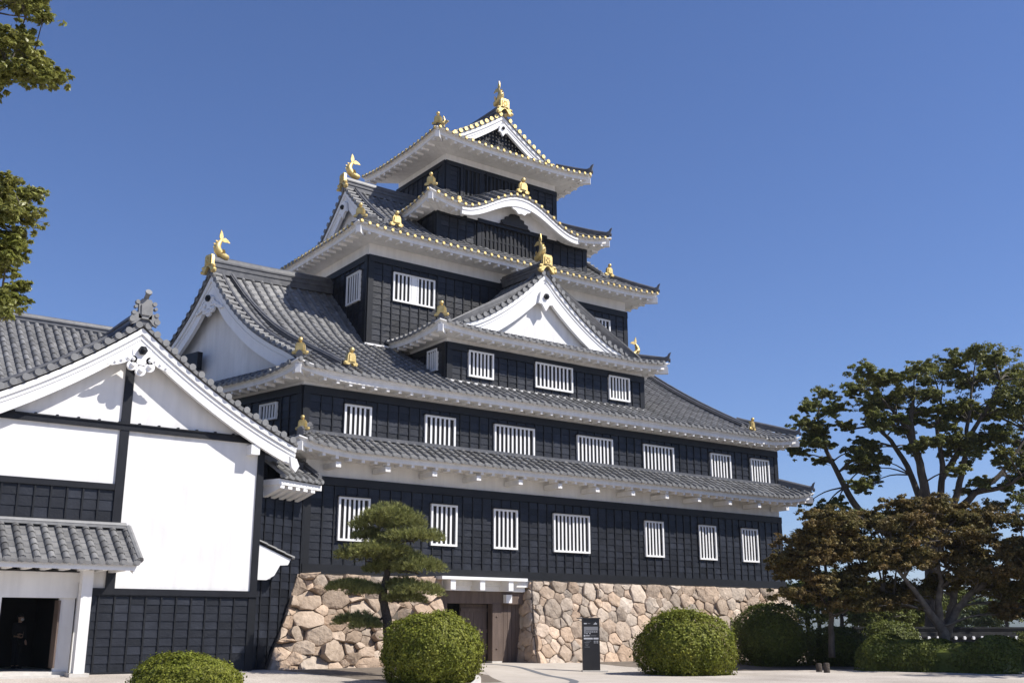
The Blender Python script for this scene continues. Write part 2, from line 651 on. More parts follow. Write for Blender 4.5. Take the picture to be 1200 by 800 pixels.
def verge(tm, em, wm, curve, w, board=.52, thick=.16, roll=True, drop=.1):
    """Gable edge: curve = 3D points from bottom to peak, w = outward direction. Rolls with discs, white barge board below."""
    c = resample(curve, .42)
    if roll:
        for i in range(len(c) - 1):
            p = (c[i] + c[i + 1]) / 2 + Z * .04
            tm.tube([p - w * .42, p + w * .05], .105, 8, tint=float(rng.uniform(.2, .8)))
            em.cyl(p + w * .045, p + w * .075, .118, 12)
        T = np.diff(c, axis=0)
        tm.sweep(c, [(-.4, -.10), (.03, -.10), (.03, .05), (-.4, .05)], side=w)
    cs = spline(curve, 26)
    t = np.gradient(cs, axis=0)
    hor = np.linalg.norm(t[:, :2], axis=1)
    k = np.linalg.norm(t, axis=1) / np.maximum(hor, 1e-6)
    for (o0, o1, h0, h1) in ((-.10, -.02, drop, drop + .16), (-.10 - thick, -.10, drop + .02, drop + .16 + board), (-.10, -.07, drop + .22, drop + .30)):
        vs = []
        for q, kk, u in zip(cs, k, np.linspace(1, 0, len(cs))):
            e = 1 + .18 * (u if h1 > .5 else 0)
            for a, b in ((o0, h0), (o1, h0), (o1, h1 * e), (o0, h1 * e)):
                vs.append(q + w * a - Z * b * kk)
        n = len(cs)
        fs = [[i * 4 + j, i * 4 + (j + 1) % 4, i * 4 + 4 + (j + 1) % 4, i * 4 + 4 + j] for i in range(n - 1) for j in range(4)]
        fs += [[3, 2, 1, 0], [4 * n - 4, 4 * n - 3, 4 * n - 2, 4 * n - 1]]
        wm.add(vs, fs)


def gable_wall(mb, cl, cr, w, off, zb):
    for c in (cl, cr):
        cs = spline(c, 16)
        vs, fs = [], []
        for q in cs:
            p = q + w * off
            vs += [p - Z * .25, V(p[0], p[1], min(zb, p[2] - .25))]
        for i in range(len(cs) - 1):
            fs.append([2 * i, 2 * i + 1, 2 * i + 3, 2 * i + 2])
        mb.add(vs, fs)


def flower_pendant(mb, c, side, w, k=1.):
    """Carved gable pendant: lobes round a centre with scrolled wings."""
    up = Z
    def disc(x, y, r, d=.1):
        p = c + side * x * k + up * y * k
        mb.cyl(p - w * .02, p + w * d * k, r * k, 16)
        mb.ball(p + w * d * k, V(.55, .55, .55) * r * k, 10)
    pl = [(-.34, .42), (0, .62), (.34, .42), (.30, -.02), (.12, -.16), (-.12, -.16), (-.30, -.02)]
    mb.prism([c + side * x * k + up * y * k for x, y in pl], w * .1 * k)
    for a in (210, 330, 270):
        disc(.36 * math.cos(R(a)), .36 * math.sin(R(a)) - .02, .19)
    disc(-.30, .02, .14)
    disc(.30, .02, .14)
    for s in (-1, 1):
        pts = [(.30, .30), (.52, .10), (.70, .02), (.86, -.12), (1.08, -.20), (1.22, -.34), (1.02, -.36), (.82, -.30), (.62, -.22), (.42, -.10), (.28, .02)]
        mb.prism([c + side * x * s * k + up * (y + .06) * k for x, y in pts], w * .07 * k)
        for x, y, r in ((.48, -.02, .1), (.70, -.12, .09), (.92, -.22, .08)):
            disc(x * s, y + .06, r, .08)


def hex_boss(mb, c, side, w, r):
    p = [c + side * r * math.cos(R(60 * i)) + Z * r * math.sin(R(60 * i)) for i in range(6)]
    mb.prism(p, w * .09)
    mb.ball(c + w * .09, r * .55, 8)


def star_pendant(mb, c, side, w, k=1.):    # plain pointed pendant of the smaller gables
    pl = [(-.30, .55), (0, .75), (.30, .55), (.42, -.02), (.22, -.05), (0, -.38), (-.22, -.05), (-.42, -.02)]
    mb.prism([c + side * x * k + Z * y * k for x, y in pl], w * .12)


def gold_plate(mb, c, side, w, k=1., ball=True):
    """Small demon-tile plate with feet, a round boss and a ball finial; c = foot centre."""
    pl = [(-.34, 0), (-.36, .12), (-.26, .18), (-.24, .46), (-.16, .58), (.16, .58), (.24, .46), (.26, .18), (.36, .12), (.34, 0), (.14, 0), (.08, .10), (-.08, .10), (-.14, 0)]
    mb.prism([c + side * x * k + Z * y * k - w * .08 * k for x, y in pl], w * .16 * k)
    mb.prism([c + side * x * k * .62 + Z * (y * .62 + .17) * k + w * .08 * k for x, y in ((-.3, 0), (.3, 0), (.26, .5), (-.26, .5))], w * .05 * k)
    for s in (-1, 1):
        mb.ball(c + side * .33 * s * k + Z * .08 * k, .10 * k, 8)
    if ball:
        p = c + Z * .56 * k
        mb.tube([p - w * .2 * k, p + Z * .06 * k, p + Z * .10 * k + w * .06 * k], .07 * k, 8)
        mb.ball(p + Z * .17 * k + w * .06 * k, .125 * k, 10)


def gold_pedestal(mb, c, side, w, k=1.):
    pl = [(-.62, -.10), (-.66, .10), (-.50, .14), (-.54, .34), (-.36, .38), (-.36, .92), (-.28, 1.04), (.28, 1.04), (.36, .92), (.36, .38), (.54, .34),
          (.50, .14), (.66, .10), (.62, -.10), (.40, -.16), (.28, .06), (.10, .26), (-.10, .26), (-.28, .06), (-.40, -.16)]
    # split into a plate and two scroll feet so that every face stays convex enough to fill
    mb.prism([c + side * x * k + Z * y * k for x, y in [(-.36, .28), (.36, .28), (.36, .92), (.28, 1.04), (-.28, 1.04), (-.36, .92)]], w * .2 * k)
    mb.prism([c + side * x * k + Z * y * k + w * .2 * k for x, y in [(-.25, .40), (.25, .40), (.25, .86), (.19, .94), (-.19, .94), (-.25, .86)]], w * .05 * k)
    for a in range(0, 360, 60):
        p = c + Z * .66 * k + w * .25 * k + side * .13 * k * math.cos(R(a)) + Z * .16 * k * math.sin(R(a))
        mb.ball(p, .06 * k, 6)
    for s in (-1, 1):
        mb.prism([c + side * x * s * k + Z * y * k for x, y in [(.06, .30), (.36, .38), (.56, .34), (.50, .16), (.66, .10), (.62, -.10), (.40, -.16), (.26, .08)]], w * .2 * k)
        for x, y, r in ((.54, .26, .1), (.60, 0, .12), (.42, -.08, .1)):
            mb.ball(c + side * x * s * k + Z * y * k + w * .16 * k, r * k, 8)


def gold_fish(mb, c, inward, side, k=1.):
    """Fish finial standing on its head, tail fin raised; c = point on the ridge."""
    P = lambda x, y, z: c + inward * x * k + side * y * k + Z * z * k
    path = [P(.62, 0, .10), P(.44, 0, .17), P(.18, 0, .24), P(-.06, 0, .42), P(-.13, 0, .66), P(-.04, 0, .88), P(.06, 0, 1.04), P(.10, 0, 1.14)]
    mb.tube(spline(path, 20), np.interp(np.linspace(0, 1, 20), [0, .1, .3, .5, .7, .9, 1], [.10, .19, .24, .23, .17, .09, .05]) * k, 10)
    mb.tube([P(.70, .0, .16), P(.60, 0, .22), P(.48, 0, .30)], [.04 * k, .10 * k, .05 * k], 6)        # brow
    for s in (-1, 1):
        mb.ball(P(.52, .13 * s, .24), .055 * k, 6)
        mb.prism([P(.30, .16 * s, .22), P(.10, .20 * s, .22), P(-.06, .42 * s, .44), P(.10, .36 * s, .46), P(.20, .30 * s, .40)], inward * .03 * k)     # side fins
    for pts in ([(.06, 1.08), (-.04, 1.28), (.00, 1.50), (.05, 1.72), (.16, 1.54), (.22, 1.34), (.18, 1.14)],
                [(.10, 1.08), (.18, 1.22), (.34, 1.30), (.54, 1.22), (.70, 1.06), (.48, 1.06), (.30, 1.02)]):
        mb.prism([P(x, -.03, z) for x, z in pts], side * .06 * k)
    for j, (x, z) in enumerate(((-.22, .34), (-.33, .52), (-.32, .72), (-.20, .92))):  # back spines
        mb.prism([P(x + .10, -.025, z - .09), P(x + .10, -.025, z + .10), P(x - .08, -.025, z + .08)], side * .05 * k)


def grey_end(mb, c, d, k=1.):
    """Upturned grey ridge-end tile at a roof corner pointing along d."""
    w = V(-d[1], d[0], 0)
    P = lambda a, b: c + d * a * k + Z * b * k
    pl = [(-.7, .05), (-.1, .05), (.12, .12), (.16, .34), (.24, .55), (.12, .52), (.02, .36), (-.12, .30), (-.7, .34)]
    mb.prism([p - w * .09 * k for p in [P(-.7, .05), P(-.1, .05), P(.02, .36), P(-.12, .30), P(-.7, .34)]], w * .18 * k)
    mb.prism([p - w * .09 * k for p in [P(-.1, .05), P(.12, .12), P(.16, .34), P(.24, .58), P(.10, .50), P(.02, .36)]], w * .18 * k)
    mb.cyl(P(.08, .12), P(.20, .12), .11 * k, 10)


# ---- cladding and windows
def clad(bm, tm, o, e, n, W, z0, z1, step=.5, row=.285, top=.32, bot=.0, post=.28, posts=(True, True), zrow0=None):
    """Lapped black boards between upright battens on a wall plane; o = base start (x, y), e along, n outward."""
    bm.cut(), tm.cut()
    o, e, n = np.asarray(o, float), np.asarray(e, float), np.asarray(n, float)
    P = lambda a, h, z: V(*(o + e * a + n * h), z)
    E, Nn = V(*e, 0), V(*n, 0)
    zt = z1 - top
    zb = z0 + bot
    a0 = post if posts[0] else 0
    a1 = W - (post if posts[1] else 0)
    k = max(1, int(round((a1 - a0) / step)))
    st = (a1 - a0) / k
    nr = max(1, int(round((zt - zb) / row)))
    rh = (zt - zb) / nr
    for i in range(k):
        for j in range(nr):
            x0, x1 = a0 + i * st, a0 + (i + 1) * st
            za, zc = zb + j * rh, zb + (j + 1) * rh
            t1, t2 = rng.normal(0, .0025, 2)
            vs = [P(x0, .036 + t1, za), P(x1, .036 + t2, za), P(x1, .014 + t1, zc), P(x0, .014 + t2, zc), P(x0, .0, za), P(x1, .0, za)]
            bm.add(vs, [(0, 1, 2, 3), (4, 5, 1, 0)], tint=float(np.clip(rng.normal(.5, .2), 0, 1)))
        if i:
            x = a0 + i * st
            tm.obox(P(x - .028, .0, zb), E * .056, Nn * .062, Z * (zt - zb))
    if top:
        tm.obox(P(0, -.02, zt), E * W, Nn * .11, Z * top)
    if bot:
        tm.obox(P(0, -.02, z0), E * W, Nn * .13, Z * bot)
    if post:
        for f, x in ((posts[0], 0), (posts[1], W - post)):
            if f:
                tm.obox(P(x, -.02, zb), E * post, Nn * .085, Z * (zt - zb))


def window(parent, o, e, n, a0, a1, z0, z1, bars=None, wide=None):
    o, e, n = np.asarray(o, float), np.asarray(e, float), np.asarray(n, float)
    P = lambda a, h, z: V(*(o + e * a + n * h), z)
    E, Nn = V(*e, 0), V(*n, 0)
    f = MB()
    t = .085
    f.obox(P(a0, .0, z0), E * (a1 - a0), Nn * .13, Z * t)
    f.obox(P(a0, .0, z1 - t), E * (a1 - a0), Nn * .13, Z * t)
    f.obox(P(a0, .0, z0 + t), E * t, Nn * .127, Z * (z1 - z0 - 2 * t))
    f.obox(P(a1 - t, .0, z0 + t), E * t, Nn * .127, Z * (z1 - z0 - 2 * t))
    w = f.build('window', M['trim'], parent)
    b = MB()
    k = bars or max(4, int(round((a1 - a0) / .24)) - 1)
    sp = (a1 - a0 - 2 * t) / (k + 1)
    for i in range(1, k + 1):
        x = a0 + t + sp * i
        hw = .042 if not (wide and i == (k + 1) // 2) else .15
        b.obox(P(x - hw, .06, z0 + t - .01), E * 2 * hw, Nn * .035, Z * (z1 - z0 - 2 * t + .02))
    b.build('bars', M['trim'], w)
    r = MB()
    r.obox(P(a0 + .02, .035, z0 + .02), E * (a1 - a0 - .04), Nn * .013, Z * (z1 - z0 - .04))
    r.build('pane', M['dark'], w)
    hd = MB()
    hd.obox(P(a0 - .04, .0, z1 + .003), E * (a1 - a0 + .08), Nn * .20, Z * .05)
    hd.build('head_flashing', M['beam'], w)
    return w


def prism_wall(mb, poly, z0, z1):
    mb.prism([V(p[0], p[1], z0) for p in poly], Z * (z1 - z0))

# ================================================================== THE CASTLE KEEP
L1 = 27.454
K = .242
PX = unit((1, .242))                       # normal of the skewed left side
keep = thing('castle_keep', (13.7, 6, 0),
             'tall black boarded castle keep with tiered grey tile roofs, white eaves and gold roof ornaments', 'castle')

white = MB()      # plaster walls behind and above the boards
boards, battens = MB(), MB()


def level(poly, z0, zt, ztop, bot=0., sides=(0, 1, 3), post=.28, top=.32):
    white.cut(), boards.cut(), battens.cut()
    prism_wall(white, inset(poly, .04), z0 - .3, ztop)
    fr = poly_frame(poly)
    for i in sides:
        p, q, e, n, W = fr[i]
        clad(boards, battens, p, e, -n, W, z0, zt, bot=bot, post=post, top=top)


def rect(u, v, L, D):
    return [V(u, v), V(u + L, v), V(u + L, v + D), V(u, v + D)]


P1 = [V(-.02, 0), V(L1, 0), V(L1, 17), V(-.02 - K * 17, 17)]
P2 = [V(-.28, 0), V(L1, 0), V(L1, 17), V(-.28 - K * 17, 17)]
P3 = rect(6.76, .72, 11.76, 6)
P4 = rect(4.68, 4.35, 16.17, 9.6)
P5 = rect(8.60, 4.77, 9.75, 7.9)
P6 = rect(10.01, 6.19, 7.40, 5.0)
level(P1, 3.62, 7.30, 8.35, bot=.34)
level(P2, 8.70, 10.80, 11.35)
level(P3, 11.9, 13.82, 14.25)
level(P4, 13.5, 18.50, 19.25)
level(P5, 20.2, 21.86, 22.0, top=.22)
level(P6, 23.6, 25.42, 26.05, top=.24)
white.build_parts('wall', M['plaster'], keep)
bd = boards.build_parts('board_cladding', M['board'], keep)
battens.build_parts('batten', M['batten'], bd)

# windows: front walls, then the shaded left walls
F = lambda v: ((0, v), (1, 0), (0, -1))
for a0, a1 in ((1.41, 2.79), (5.63, 6.91), (8.77, 10.04), (12.03, 14.12), (17.56, 18.76), (21.17, 22.38), (24.26, 25.47)):
    window(keep, *F(0), a0, a1, 4.88, 6.57)
for a0, a1 in ((1.50, 2.71), (5.25, 6.76), (8.79, 10.99), (13.48, 15.64), (17.61, 19.65), (22.27, 23.73), (25.27, 26.68)):
    window(keep, *F(0), a0, a1, 8.80, 10.25)
for a0, a1 in ((7.88, 9.24), (11.61, 13.85), (16.14, 17.50)):
    window(keep, *F(.72), a0, a1, 12.39, 13.60)
window(keep, *F(4.35), 5.99, 8.30, 16.45, 17.88, wide=True)
window(keep, *F(4.35), 17.76, 19.54, 16.72, 17.80, wide=True)
window(keep, (4.68, 0), (0, 1), (-1, 0), 4.94, 6.25, 16.39, 17.87)
window(keep, (6.76, 0), (0, 1), (-1, 0), 1.34, 2.15, 12.63, 13.64, bars=3)
window(keep, (-.28, 0), unit((-K, 1)), -PX, 1.50, 2.60, 9.62, 10.32)

# lattice windows of the two top storeys
def lattice(v, a0, a1, z0, z1, n, rails=(.35,)):
    m = MB()
    m.box((a0 - .06, v - .13, z1), (a1 + .06, v - .0, z1 + .12))
    m.box((a0 - .06, v - .13, z0 - .1), (a1 + .06, v - .0, z0))
    for i in range(n + 1):
        x = a0 + (a1 - a0) * i / n
        m.box((x - .055, v - .115, z0), (x + .055, v - .045, z1))
    for r in rails:
        z = z0 + (z1 - z0) * r
        m.box((a0, v - .09, z - .05), (a1, v - .03, z + .05))
    o = m.build('lattice_window', M['beam'], keep)
    d = MB()
    d.box((a0, v - .062, z0), (a1, v - .05, z1))
    d.build('pane', M['dark'], o)
lattice(4.77, 11.38, 14.95, 20.35, 21.72, 14, (.4, .75))
lattice(6.19, 11.14, 12.16, 23.7, 25.15, 4, ())
lattice(6.19, 12.62, 15.55, 23.7, 25.15, 12, ())
pp = MB()
for x in (11.02, 15.1):
    pp.box((x, 4.64, 20.2), (x + .26, 4.75, 21.66))
for x in (10.9, 12.2, 15.6):
    pp.box((x, 6.07, 23.6), (x + .16, 6.17, 25.2))
pp.build('post', M['beam'], keep)

# ---------------------------------------------------------------- roofs
def roof_obj(name, t, trim=None, ends=None, endmat=None, ridges=None, label=None):
    o = t.build(name, M['tile'], keep, smooth=50)
    if ends and ends.v:
        ends.build('tile_ends', M[endmat or 'tileend'], o)
    if trim and trim.v:
        trim.build('eave', M['plaster'], o)
    if ridges and ridges.v:
        ridges.build_parts('ridge', M['tiledark'], o, smooth=30)
    return o

gold_n = 0
def orn(name, fn, *a, **k):
    m = MB()
    fn(m, *a, **k)
    return m.build(name, M['gold'], keep, smooth=40)

def corner_dir(r, i):
    return unit(r.p[i] - inset(r.p, 1.)[i])

XL, YF = V(1, 0, 0), V(0, 1, 0)

# first eave, between the two lowest storeys
E1 = inset(P2, -1.30)
E1[0] = E1[0] + V(.35, 0)
E1[3] = E1[3] + V(.35, 0)
r1 = Roof(E1, 8.22, lambda d: .54 * d, lift=.36, reach=2.8, o=1.30)
t, e, w, g = MB(), MB(), MB(), MB()
for i in (0, 1, 3):
    tiles(t, e, r1.lines(i, lambda a, i=i: min(1.34, r1.hipmax(i, a))))
r1.eave_trim(w)
for x in np.arange(.85, 27, 2.165):        # cantilever beams under the eave
    w.box((x - .11, -1.04, 7.55), (x + .11, 0, 7.76))
for i in (0, 1):
    ridge(g, r1.hip(i, .1, 1.3, 5), .75)
for (y, z) in ((-.06, 8.96),):
    g.box((-.3, y - .12, z - .06), (L1 + .1, y + .02, z + .08))
grey_end(g, r1.hip(1, .1, .2, 2)[0], V(*corner_dir(r1, 1), 0), .9)
roof_obj('roof', t, w, e, None, g)
hp = r1.hip(0, .35, .5, 2)[0]
dg = V(*corner_dir(r1, 0), 0)
orn('ridge_ornament', gold_plate, hp + Z * .12, V(-dg[1], dg[0], 0), dg, .66)

# second roof: big hipped gable; its left end is skewed with the plan
E2 = inset(P2, -.92)
E2[1] = E2[1] + V(.05, 0)
r2 = Roof(E2, 11.25, lambda d: .52 * d, lift=.36, reach=2.8, o=.92)
C0 = spline([V(-.62, -.95, 11.40), V(-.86, .25, 12.12), V(-1.18, 1.55, 12.79), V(-1.51, 2.93, 13.66), V(-1.87, 4.42, 14.96), V(-2.21, 5.83, 16.65)], 30)
C1 = spline([V(4.68, -.95, 11.25), V(4.68, .5, 11.98), V(4.68, 2.4, 13.0), V(4.68, 4.37, 14.12), V(4.68, 5.51, 15.1), V(4.68, 6.91, 16.4), V(4.68, 8.4, 17.7)], 30)
C2 = spline([V(25.6, -.95, 11.30), V(25.6, .42, 12.0), V(25.6, 2.43, 13.02), V(25.6, 5.1, 14.55), V(25.6, 7.2, 15.9), V(25.6, 8.5, 16.85)], 30)
t, e, w, g = MB(), MB(), MB(), MB()
tiles(t, e, [C0 * (1 - s) + C1 * s for s in np.linspace(0, 1, 14)])
tiles(t, e, [C1 * (1 - s) + C2 * s for s in np.linspace(0, 1, 51)])
front = r2.lines(0, lambda a: min(1.6, r2.hipmax(0, a)))
ex = lambda lo, hi: [l for l in front if lo < l[0][0] < hi]
tiles(t, e, ex(-9, -.62))
tiles(t, e, ex(25.65, 40))
tiles(t, e, r2.lines(3, lambda a: min(.95, r2.hipmax(3, a))))
tiles(t, e, r2.lines(1, lambda a: min(2.4, r2.hipmax(1, a))))
r2.eave_trim(w)
# back slope of the left gable and of the right end
A = V(-PX[0], -PX[1], 0)                    # outward normal of the skewed gable
T2 = unit(V(-K, 1, 0))
pk = C0[-1]
def mirror(c):
    d = (c - pk) @ T2
    return c - 2 * d * T2
C0b = np.array([mirror(c) for c in C0])
back_top = C1[-1]
C1b = np.array([C1[-1] * 1.0 + (C1[-1] - c) * V(0, 1, 0) + V(0, 0, 1) * (c[2] - C1[-1][2]) for c in C1])
tiles(t, e, [C0b * (1 - s) + C1b * s for s in np.linspace(0, 1, 10)], disc=False)
C2b = np.array([V(c[0], 2 * C2[-1][1] - c[1], c[2]) for c in C2])
tiles(t, e, [C1b * (1 - s) + C2b * s for s in np.linspace(0, 1, 24)], disc=False)
# verge rolls, boards and gable wall
gm, ge = MB(), MB()
verge(t, e, gm, C0[4:], A, board=.42)
verge(t, e, gm, C0b[4:], A, board=.42)
gm.cut()
verge(t, e, gm, C2[4:], XL, board=.5)
verge(t, e, gm, C2b[4:], XL, board=.5)
gw = MB()
gable_wall(gw, C0[3:], C0b[3:], A, -.62, 11.6)
gw.cut()
gable_wall(gw, C2[3:], C2b[3:], XL, -.6, 11.6)
# main ridge and descending ridges
ridge(g, [pk + A * .05, pk * .5 + C1[-1] * .5 + Z * -.05, C1[-1] + XL * 1], 1.35, 1.9)
ridge(g, [V(20.5, C2[-1][1], 16.85), C2[-1] - XL * .1], 1.3, 1.8)
off = lambda c, d: c - A * d
LF = lambda k, q: C0[k] * (1 - q) + C1[k] * q
ridge(g, [LF(k, .39 - .25 * (k / 29) ** .6) for k in (2, 5, 9, 14, 19, 24, 29)], .75)
ridge(g, [off(C0[k], .50) for k in (4, 9, 14, 19, 24, 29)], .6)
ridge(g, [C2[k] - XL * .7 for k in (4, 9, 14, 19, 24, 29)], .8)
ridge(g, [C2[k] - XL * .2 for k in (4, 9, 14, 19, 24, 29)], .8)
for i in (0, 1):
    ridge(g, r2.hip(i, .15, 1.2 if i == 0 else 2.35, 7), .75)
grey_end(g, r2.hip(1, .1, .2, 2)[0], V(*corner_dir(r2, 1), 0), .9)
fl = MB()
fl.box((6.7, .60, 12.06), (18.6, .67, 12.13))
fl.box((4.6, 4.24, 14.12), (6.9, 4.31, 14.21))
fl.build('flashing', M['plaster'], keep)
ro = roof_obj('roof', t, w, e, None, g)
gw = gw.build_parts('gable', M['plaster'], keep)
gm.build_parts('barge_board', M['trim'], gw)
gw = gw[0]
pm = MB()
flower_pendant(pm, pk - A * .06 - Z * 1.55, T2, A, .85)
pd_ = pm.build('gable_pendant', M['trim'], gw, smooth=40)
hb = MB()
hex_boss(hb, pk + A * .04 - Z * 1.22, T2, A, .15)
hb.build('boss', M['beam'], gw)
bx = MB()
bx.obox(V(*(V(-1.95, 6.6)), 12.4) + A * .1, A * .25, T2 * 1.3, Z * .8)
bx.build('gable_vent', M['beam'], gw)
orn('ridge_ornament', gold_pedestal, pk + A * .06 + Z * .0, T2, A, .72)
orn('fish_finial', gold_fish, pk + Z * .72 - A * .3, -A, T2, .78)
orn('fish_finial', gold_fish, C2[-1] + Z * .66 - XL * .2, -XL, YF, .72)
dr = V(.25, -1, 0)
orn('ridge_ornament', gold_plate, LF(2, .39) + V(.02, -.12, .10), unit(V(1, .25, 0)), unit(dr), .86)
hp = r2.hip(0, .25, .4, 2)[0]
dg = V(*corner_dir(r2, 0), 0)
orn('ridge_ornament', gold_plate, hp + Z * .12, V(-dg[1], dg[0], 0), dg, .78)
orn('ridge_ornament', gold_plate, C2[3] + V(-.5, -.2, .02), unit(V(1, .3, 0)), unit(V(.3, -1, 0)), .78)

# third roof: front bay with a gable facing the court
E3 = [V(5.80, -.23), V(19.50, -.23), V(19.50, 5.2), V(5.80, 5.2)]
pr3 = lambda d: .134 * d + .0668 * d * d
r3 = Roof(E3, 14.32, lambda d: pr3(d) if d > 2.6 else .31 * d, lift=.2, o=.95)
t, e, w, g = MB(), MB(), MB(), MB()
RU3, VV3 = 12.5, .95
tiles(t, e, r3.lines(0, lambda a: min(1.7, r3.hipmax(0, a))))
half = 6.70
def side3(i):
    def dm(a):
        fy = (5.43 - a) if i == 3 else a   # distance from the front corner
        return half if fy > 1.16 else min(half, fy)
    return dm
tiles(t, e, r3.lines(3, side3(3)))
r3b = Roof(E3, 14.38, lambda d: (pr3(d) if d > 2.6 else .31 * d), lift=.12, o=.95)
tiles(t, e, [[V(25.0 - p[0] + (.3), p[1], p[2]) for p in l] for l in r3.lines(3, side3(3))][::-1])
r3.eave_trim(w)
zt3 = 14.38 + pr3(half)
cl = np.array([V(5.80 + d, VV3, 14.38 + (pr3(d) if d > 2.6 else .31 * d)) for d in np.linspace(1.5, half, 16)])
cr = np.array([V(19.3 - d, VV3, 14.38 + (pr3(d) if d > 2.6 else .31 * d)) for d in np.linspace(1.5, 6.8, 16)])
cr[-1] = cl[-1]
gm, gw = MB(), MB()
verge(t, e, gm, cl, -YF, board=.58)
verge(t, e, gm, cr, -YF, board=.58)
gable_wall(gw, cl, cr, -YF, -.42, 14.5)
pk3 = cl[-1]
ridge(g, [pk3 - YF * .02, pk3 + YF * 1.8 + Z * .03, pk3 + YF * 3.6 + Z * .1], 1.2, 1.5)
for c, s in ((cl, 1), (cr, -1)):
    ridge(g, [c[k] + YF * .62 - Z * (.0 if s > 0 else .16) for k in (1, 4, 7, 10, 13, 15)], .7, .7 if s > 0 else .45)
for i in (0, 1):
    ridge(g, r3.hip(i, .15, 1.3, 5), .7)
grey_end(g, r3.hip(1, .1, .2, 2)[0], V(*corner_dir(r3, 1), 0), .9)
roof_obj('roof', t, w, e, None, g)
gw = gw.build('gable', M['plaster'], keep)
gm.build('barge_board', M['trim'], gw)
pm = MB()
star_pendant(pm, pk3 + YF * .08 - Z * 1.62, XL, -YF, 1.0)
pm.build('gable_pendant', M['trim'], gw)
hb = MB()
hex_boss(hb, pk3 - YF * .05 - Z * 1.28, XL, -YF, .15)
hb.build('boss', M['beam'], gw)
orn('ridge_ornament', gold_pedestal, pk3 - YF * .06 + Z * .0, XL, -YF, .78)
orn('fish_finial', gold_fish, pk3 + Z * .72 + YF * .30, YF, XL, .78)
hp = r3.hip(0, .2, .4, 2)[0]
dg = V(*corner_dir(r3, 0), 0)
orn('ridge_ornament', gold_plate, hp + Z * .12, V(-dg[1], dg[0], 0), dg, .80)

# fourth roof: hipped gable with its ridge running left to right, gold tile ends
E4 = inset(P4, -1.30)
pr4 = lambda d: .50 * d + .047 * d * d
r4 = Roof(E4, 19.38, pr4, lift=.14, o=1.30)
t, e, w, g = MB(), MB(), MB(), MB()
W4 = r4.fr[0][4]
H4, G4 = 5.35, 1.95
tiles(t, e, r4.lines(0, lambda a: H4 if G4 < a < W4 - G4 else min(H4, a, W4 - a)), gold=True)
tiles(t, e, r4.lines(3, lambda a: min(2.3, r4.hipmax(3, a))), gold=True)
tiles(t, e, r4.lines(1, lambda a: min(2.3, r4.hipmax(1, a))), gold=True)
gm, gw, ve = MB(), MB(), MB()
xl, xr = E4[0][0] + G4, E4[1][0] - G4
yr = E4[0][1] + H4
for x, o_ in ((xl, -XL), (xr, XL)):
    cf = np.array([V(x, E4[0][1] + d, 19.38 + pr4(d)) for d in np.linspace(1.9, H4, 14)])
    cb = np.array([V(x, 2 * yr - p[1], p[2]) for p in cf])
    gm.cut(), gw.cut()
    verge(t, ve, gm, cf, o_, board=.42)
    verge(t, ve, gm, cb, o_, board=.42)
    gable_wall(gw, cf, cb, o_, -.45, 19.5)
    ridge(g, [c - o_ * .55 + Z * .02 for c in cf[[0, 4, 8, 13]]], .75)
    if x == xl:
        pk4, cf4 = cf[-1], cf
    else:
        cf4r = cf
g.cut()
bl = [[V(p[0], 2 * yr - p[1], p[2]) for p in l] for l in r4.lines(0, lambda a: H4 - 1.5 if G4 < a < W4 - G4 else 0, sp=.6)]
tiles(t, e, bl, disc=False)
ridge(g, [pk4 - XL * .02, pk4 + XL * 2 - Z * .04, pk4 + XL * 4.2 - Z * .05], 1.2, 1.6)
r4.eave_trim(w)
for i in (0, 1):
    ridge(g, r4.hip(i, .15, 1.9, 6), .75)
grey_end(g, r4.hip(1, .1, .2, 2)[0], V(*corner_dir(r4, 1), 0), .9)
roof_obj('roof', t, w, e, 'gold', g)
gw = gw.build_parts('gable', M['plaster'], keep)
gm.build_parts('barge_board', M['trim'], gw)
gw = gw[0]
ve.build('verge_tile_ends', M['tileend'], gw)
pm = MB()
star_pendant(pm, pk4 + XL * .06 - Z * 1.35, YF, -XL, .85)
pm.build('gable_pendant', M['trim'], gw)
hb = MB()
hex_boss(hb, pk4 - XL * .06 - Z * 1.08, YF, -XL, .13)
hb.build('boss', M['beam'], gw)
orn('ridge_ornament', gold_pedestal, pk4 - XL * .05, YF, -XL, .72)
orn('fish_finial', gold_fish, pk4 + Z * .66 + XL * .3, XL, YF, .78)
hp = r4.hip(0, .25, .4, 2)[0]
dg = V(*corner_dir(r4, 0), 0)
orn('ridge_ornament', gold_plate, hp + Z * .14, V(-dg[1], dg[0], 0), dg, .80)
orn('ridge_ornament', gold_plate, cf4[0] + V(.55, -1.0, -.45), XL, -YF, .9)
orn('ridge_ornament', gold_plate, cf4r[0] + V(-.45, -.5, -.05), XL, -YF, .82)

# fifth roof: skirt with a curved cusped gable over the middle of the front
KC, KH = 13.25, 3.68
def wave(u):
    x = abs(u - KC) / KH
    if x >= 1:
        return 0.
    return 1.36 * (.5 + .5 * math.cos(math.pi * x)) ** .95
E5 = inset(P5, -1.0)
r5 = Roof(E5, 22.02, lambda d: .5 * d + .05 * d * d, lift=.42, reach=2.6, wave=wave, o=1.0)
t, e, w, g = MB(), MB(), MB(), MB()
for i in (0, 1, 3):
    tiles(t, e, r5.lines(i, lambda a, i=i: min(2.46, r5.hipmax(i, a))), gold=True)
r5.eave_trim(w)
for i in (0, 1):
    ridge(g, r5.hip(i, .15, 2.3, 6), .65)
grey_end(g, r5.hip(1, .1, .2, 2)[0], V(*corner_dir(r5, 1), 0), .85)
cp = r5.pt(0, KC - E5[0][0], 0)
ridge(g, [cp + YF * .15 + Z * .02, cp + YF * 1.2 + Z * .05, cp + YF * 2.3], .6)
roof_obj('roof', t, w, e, 'gold', g)
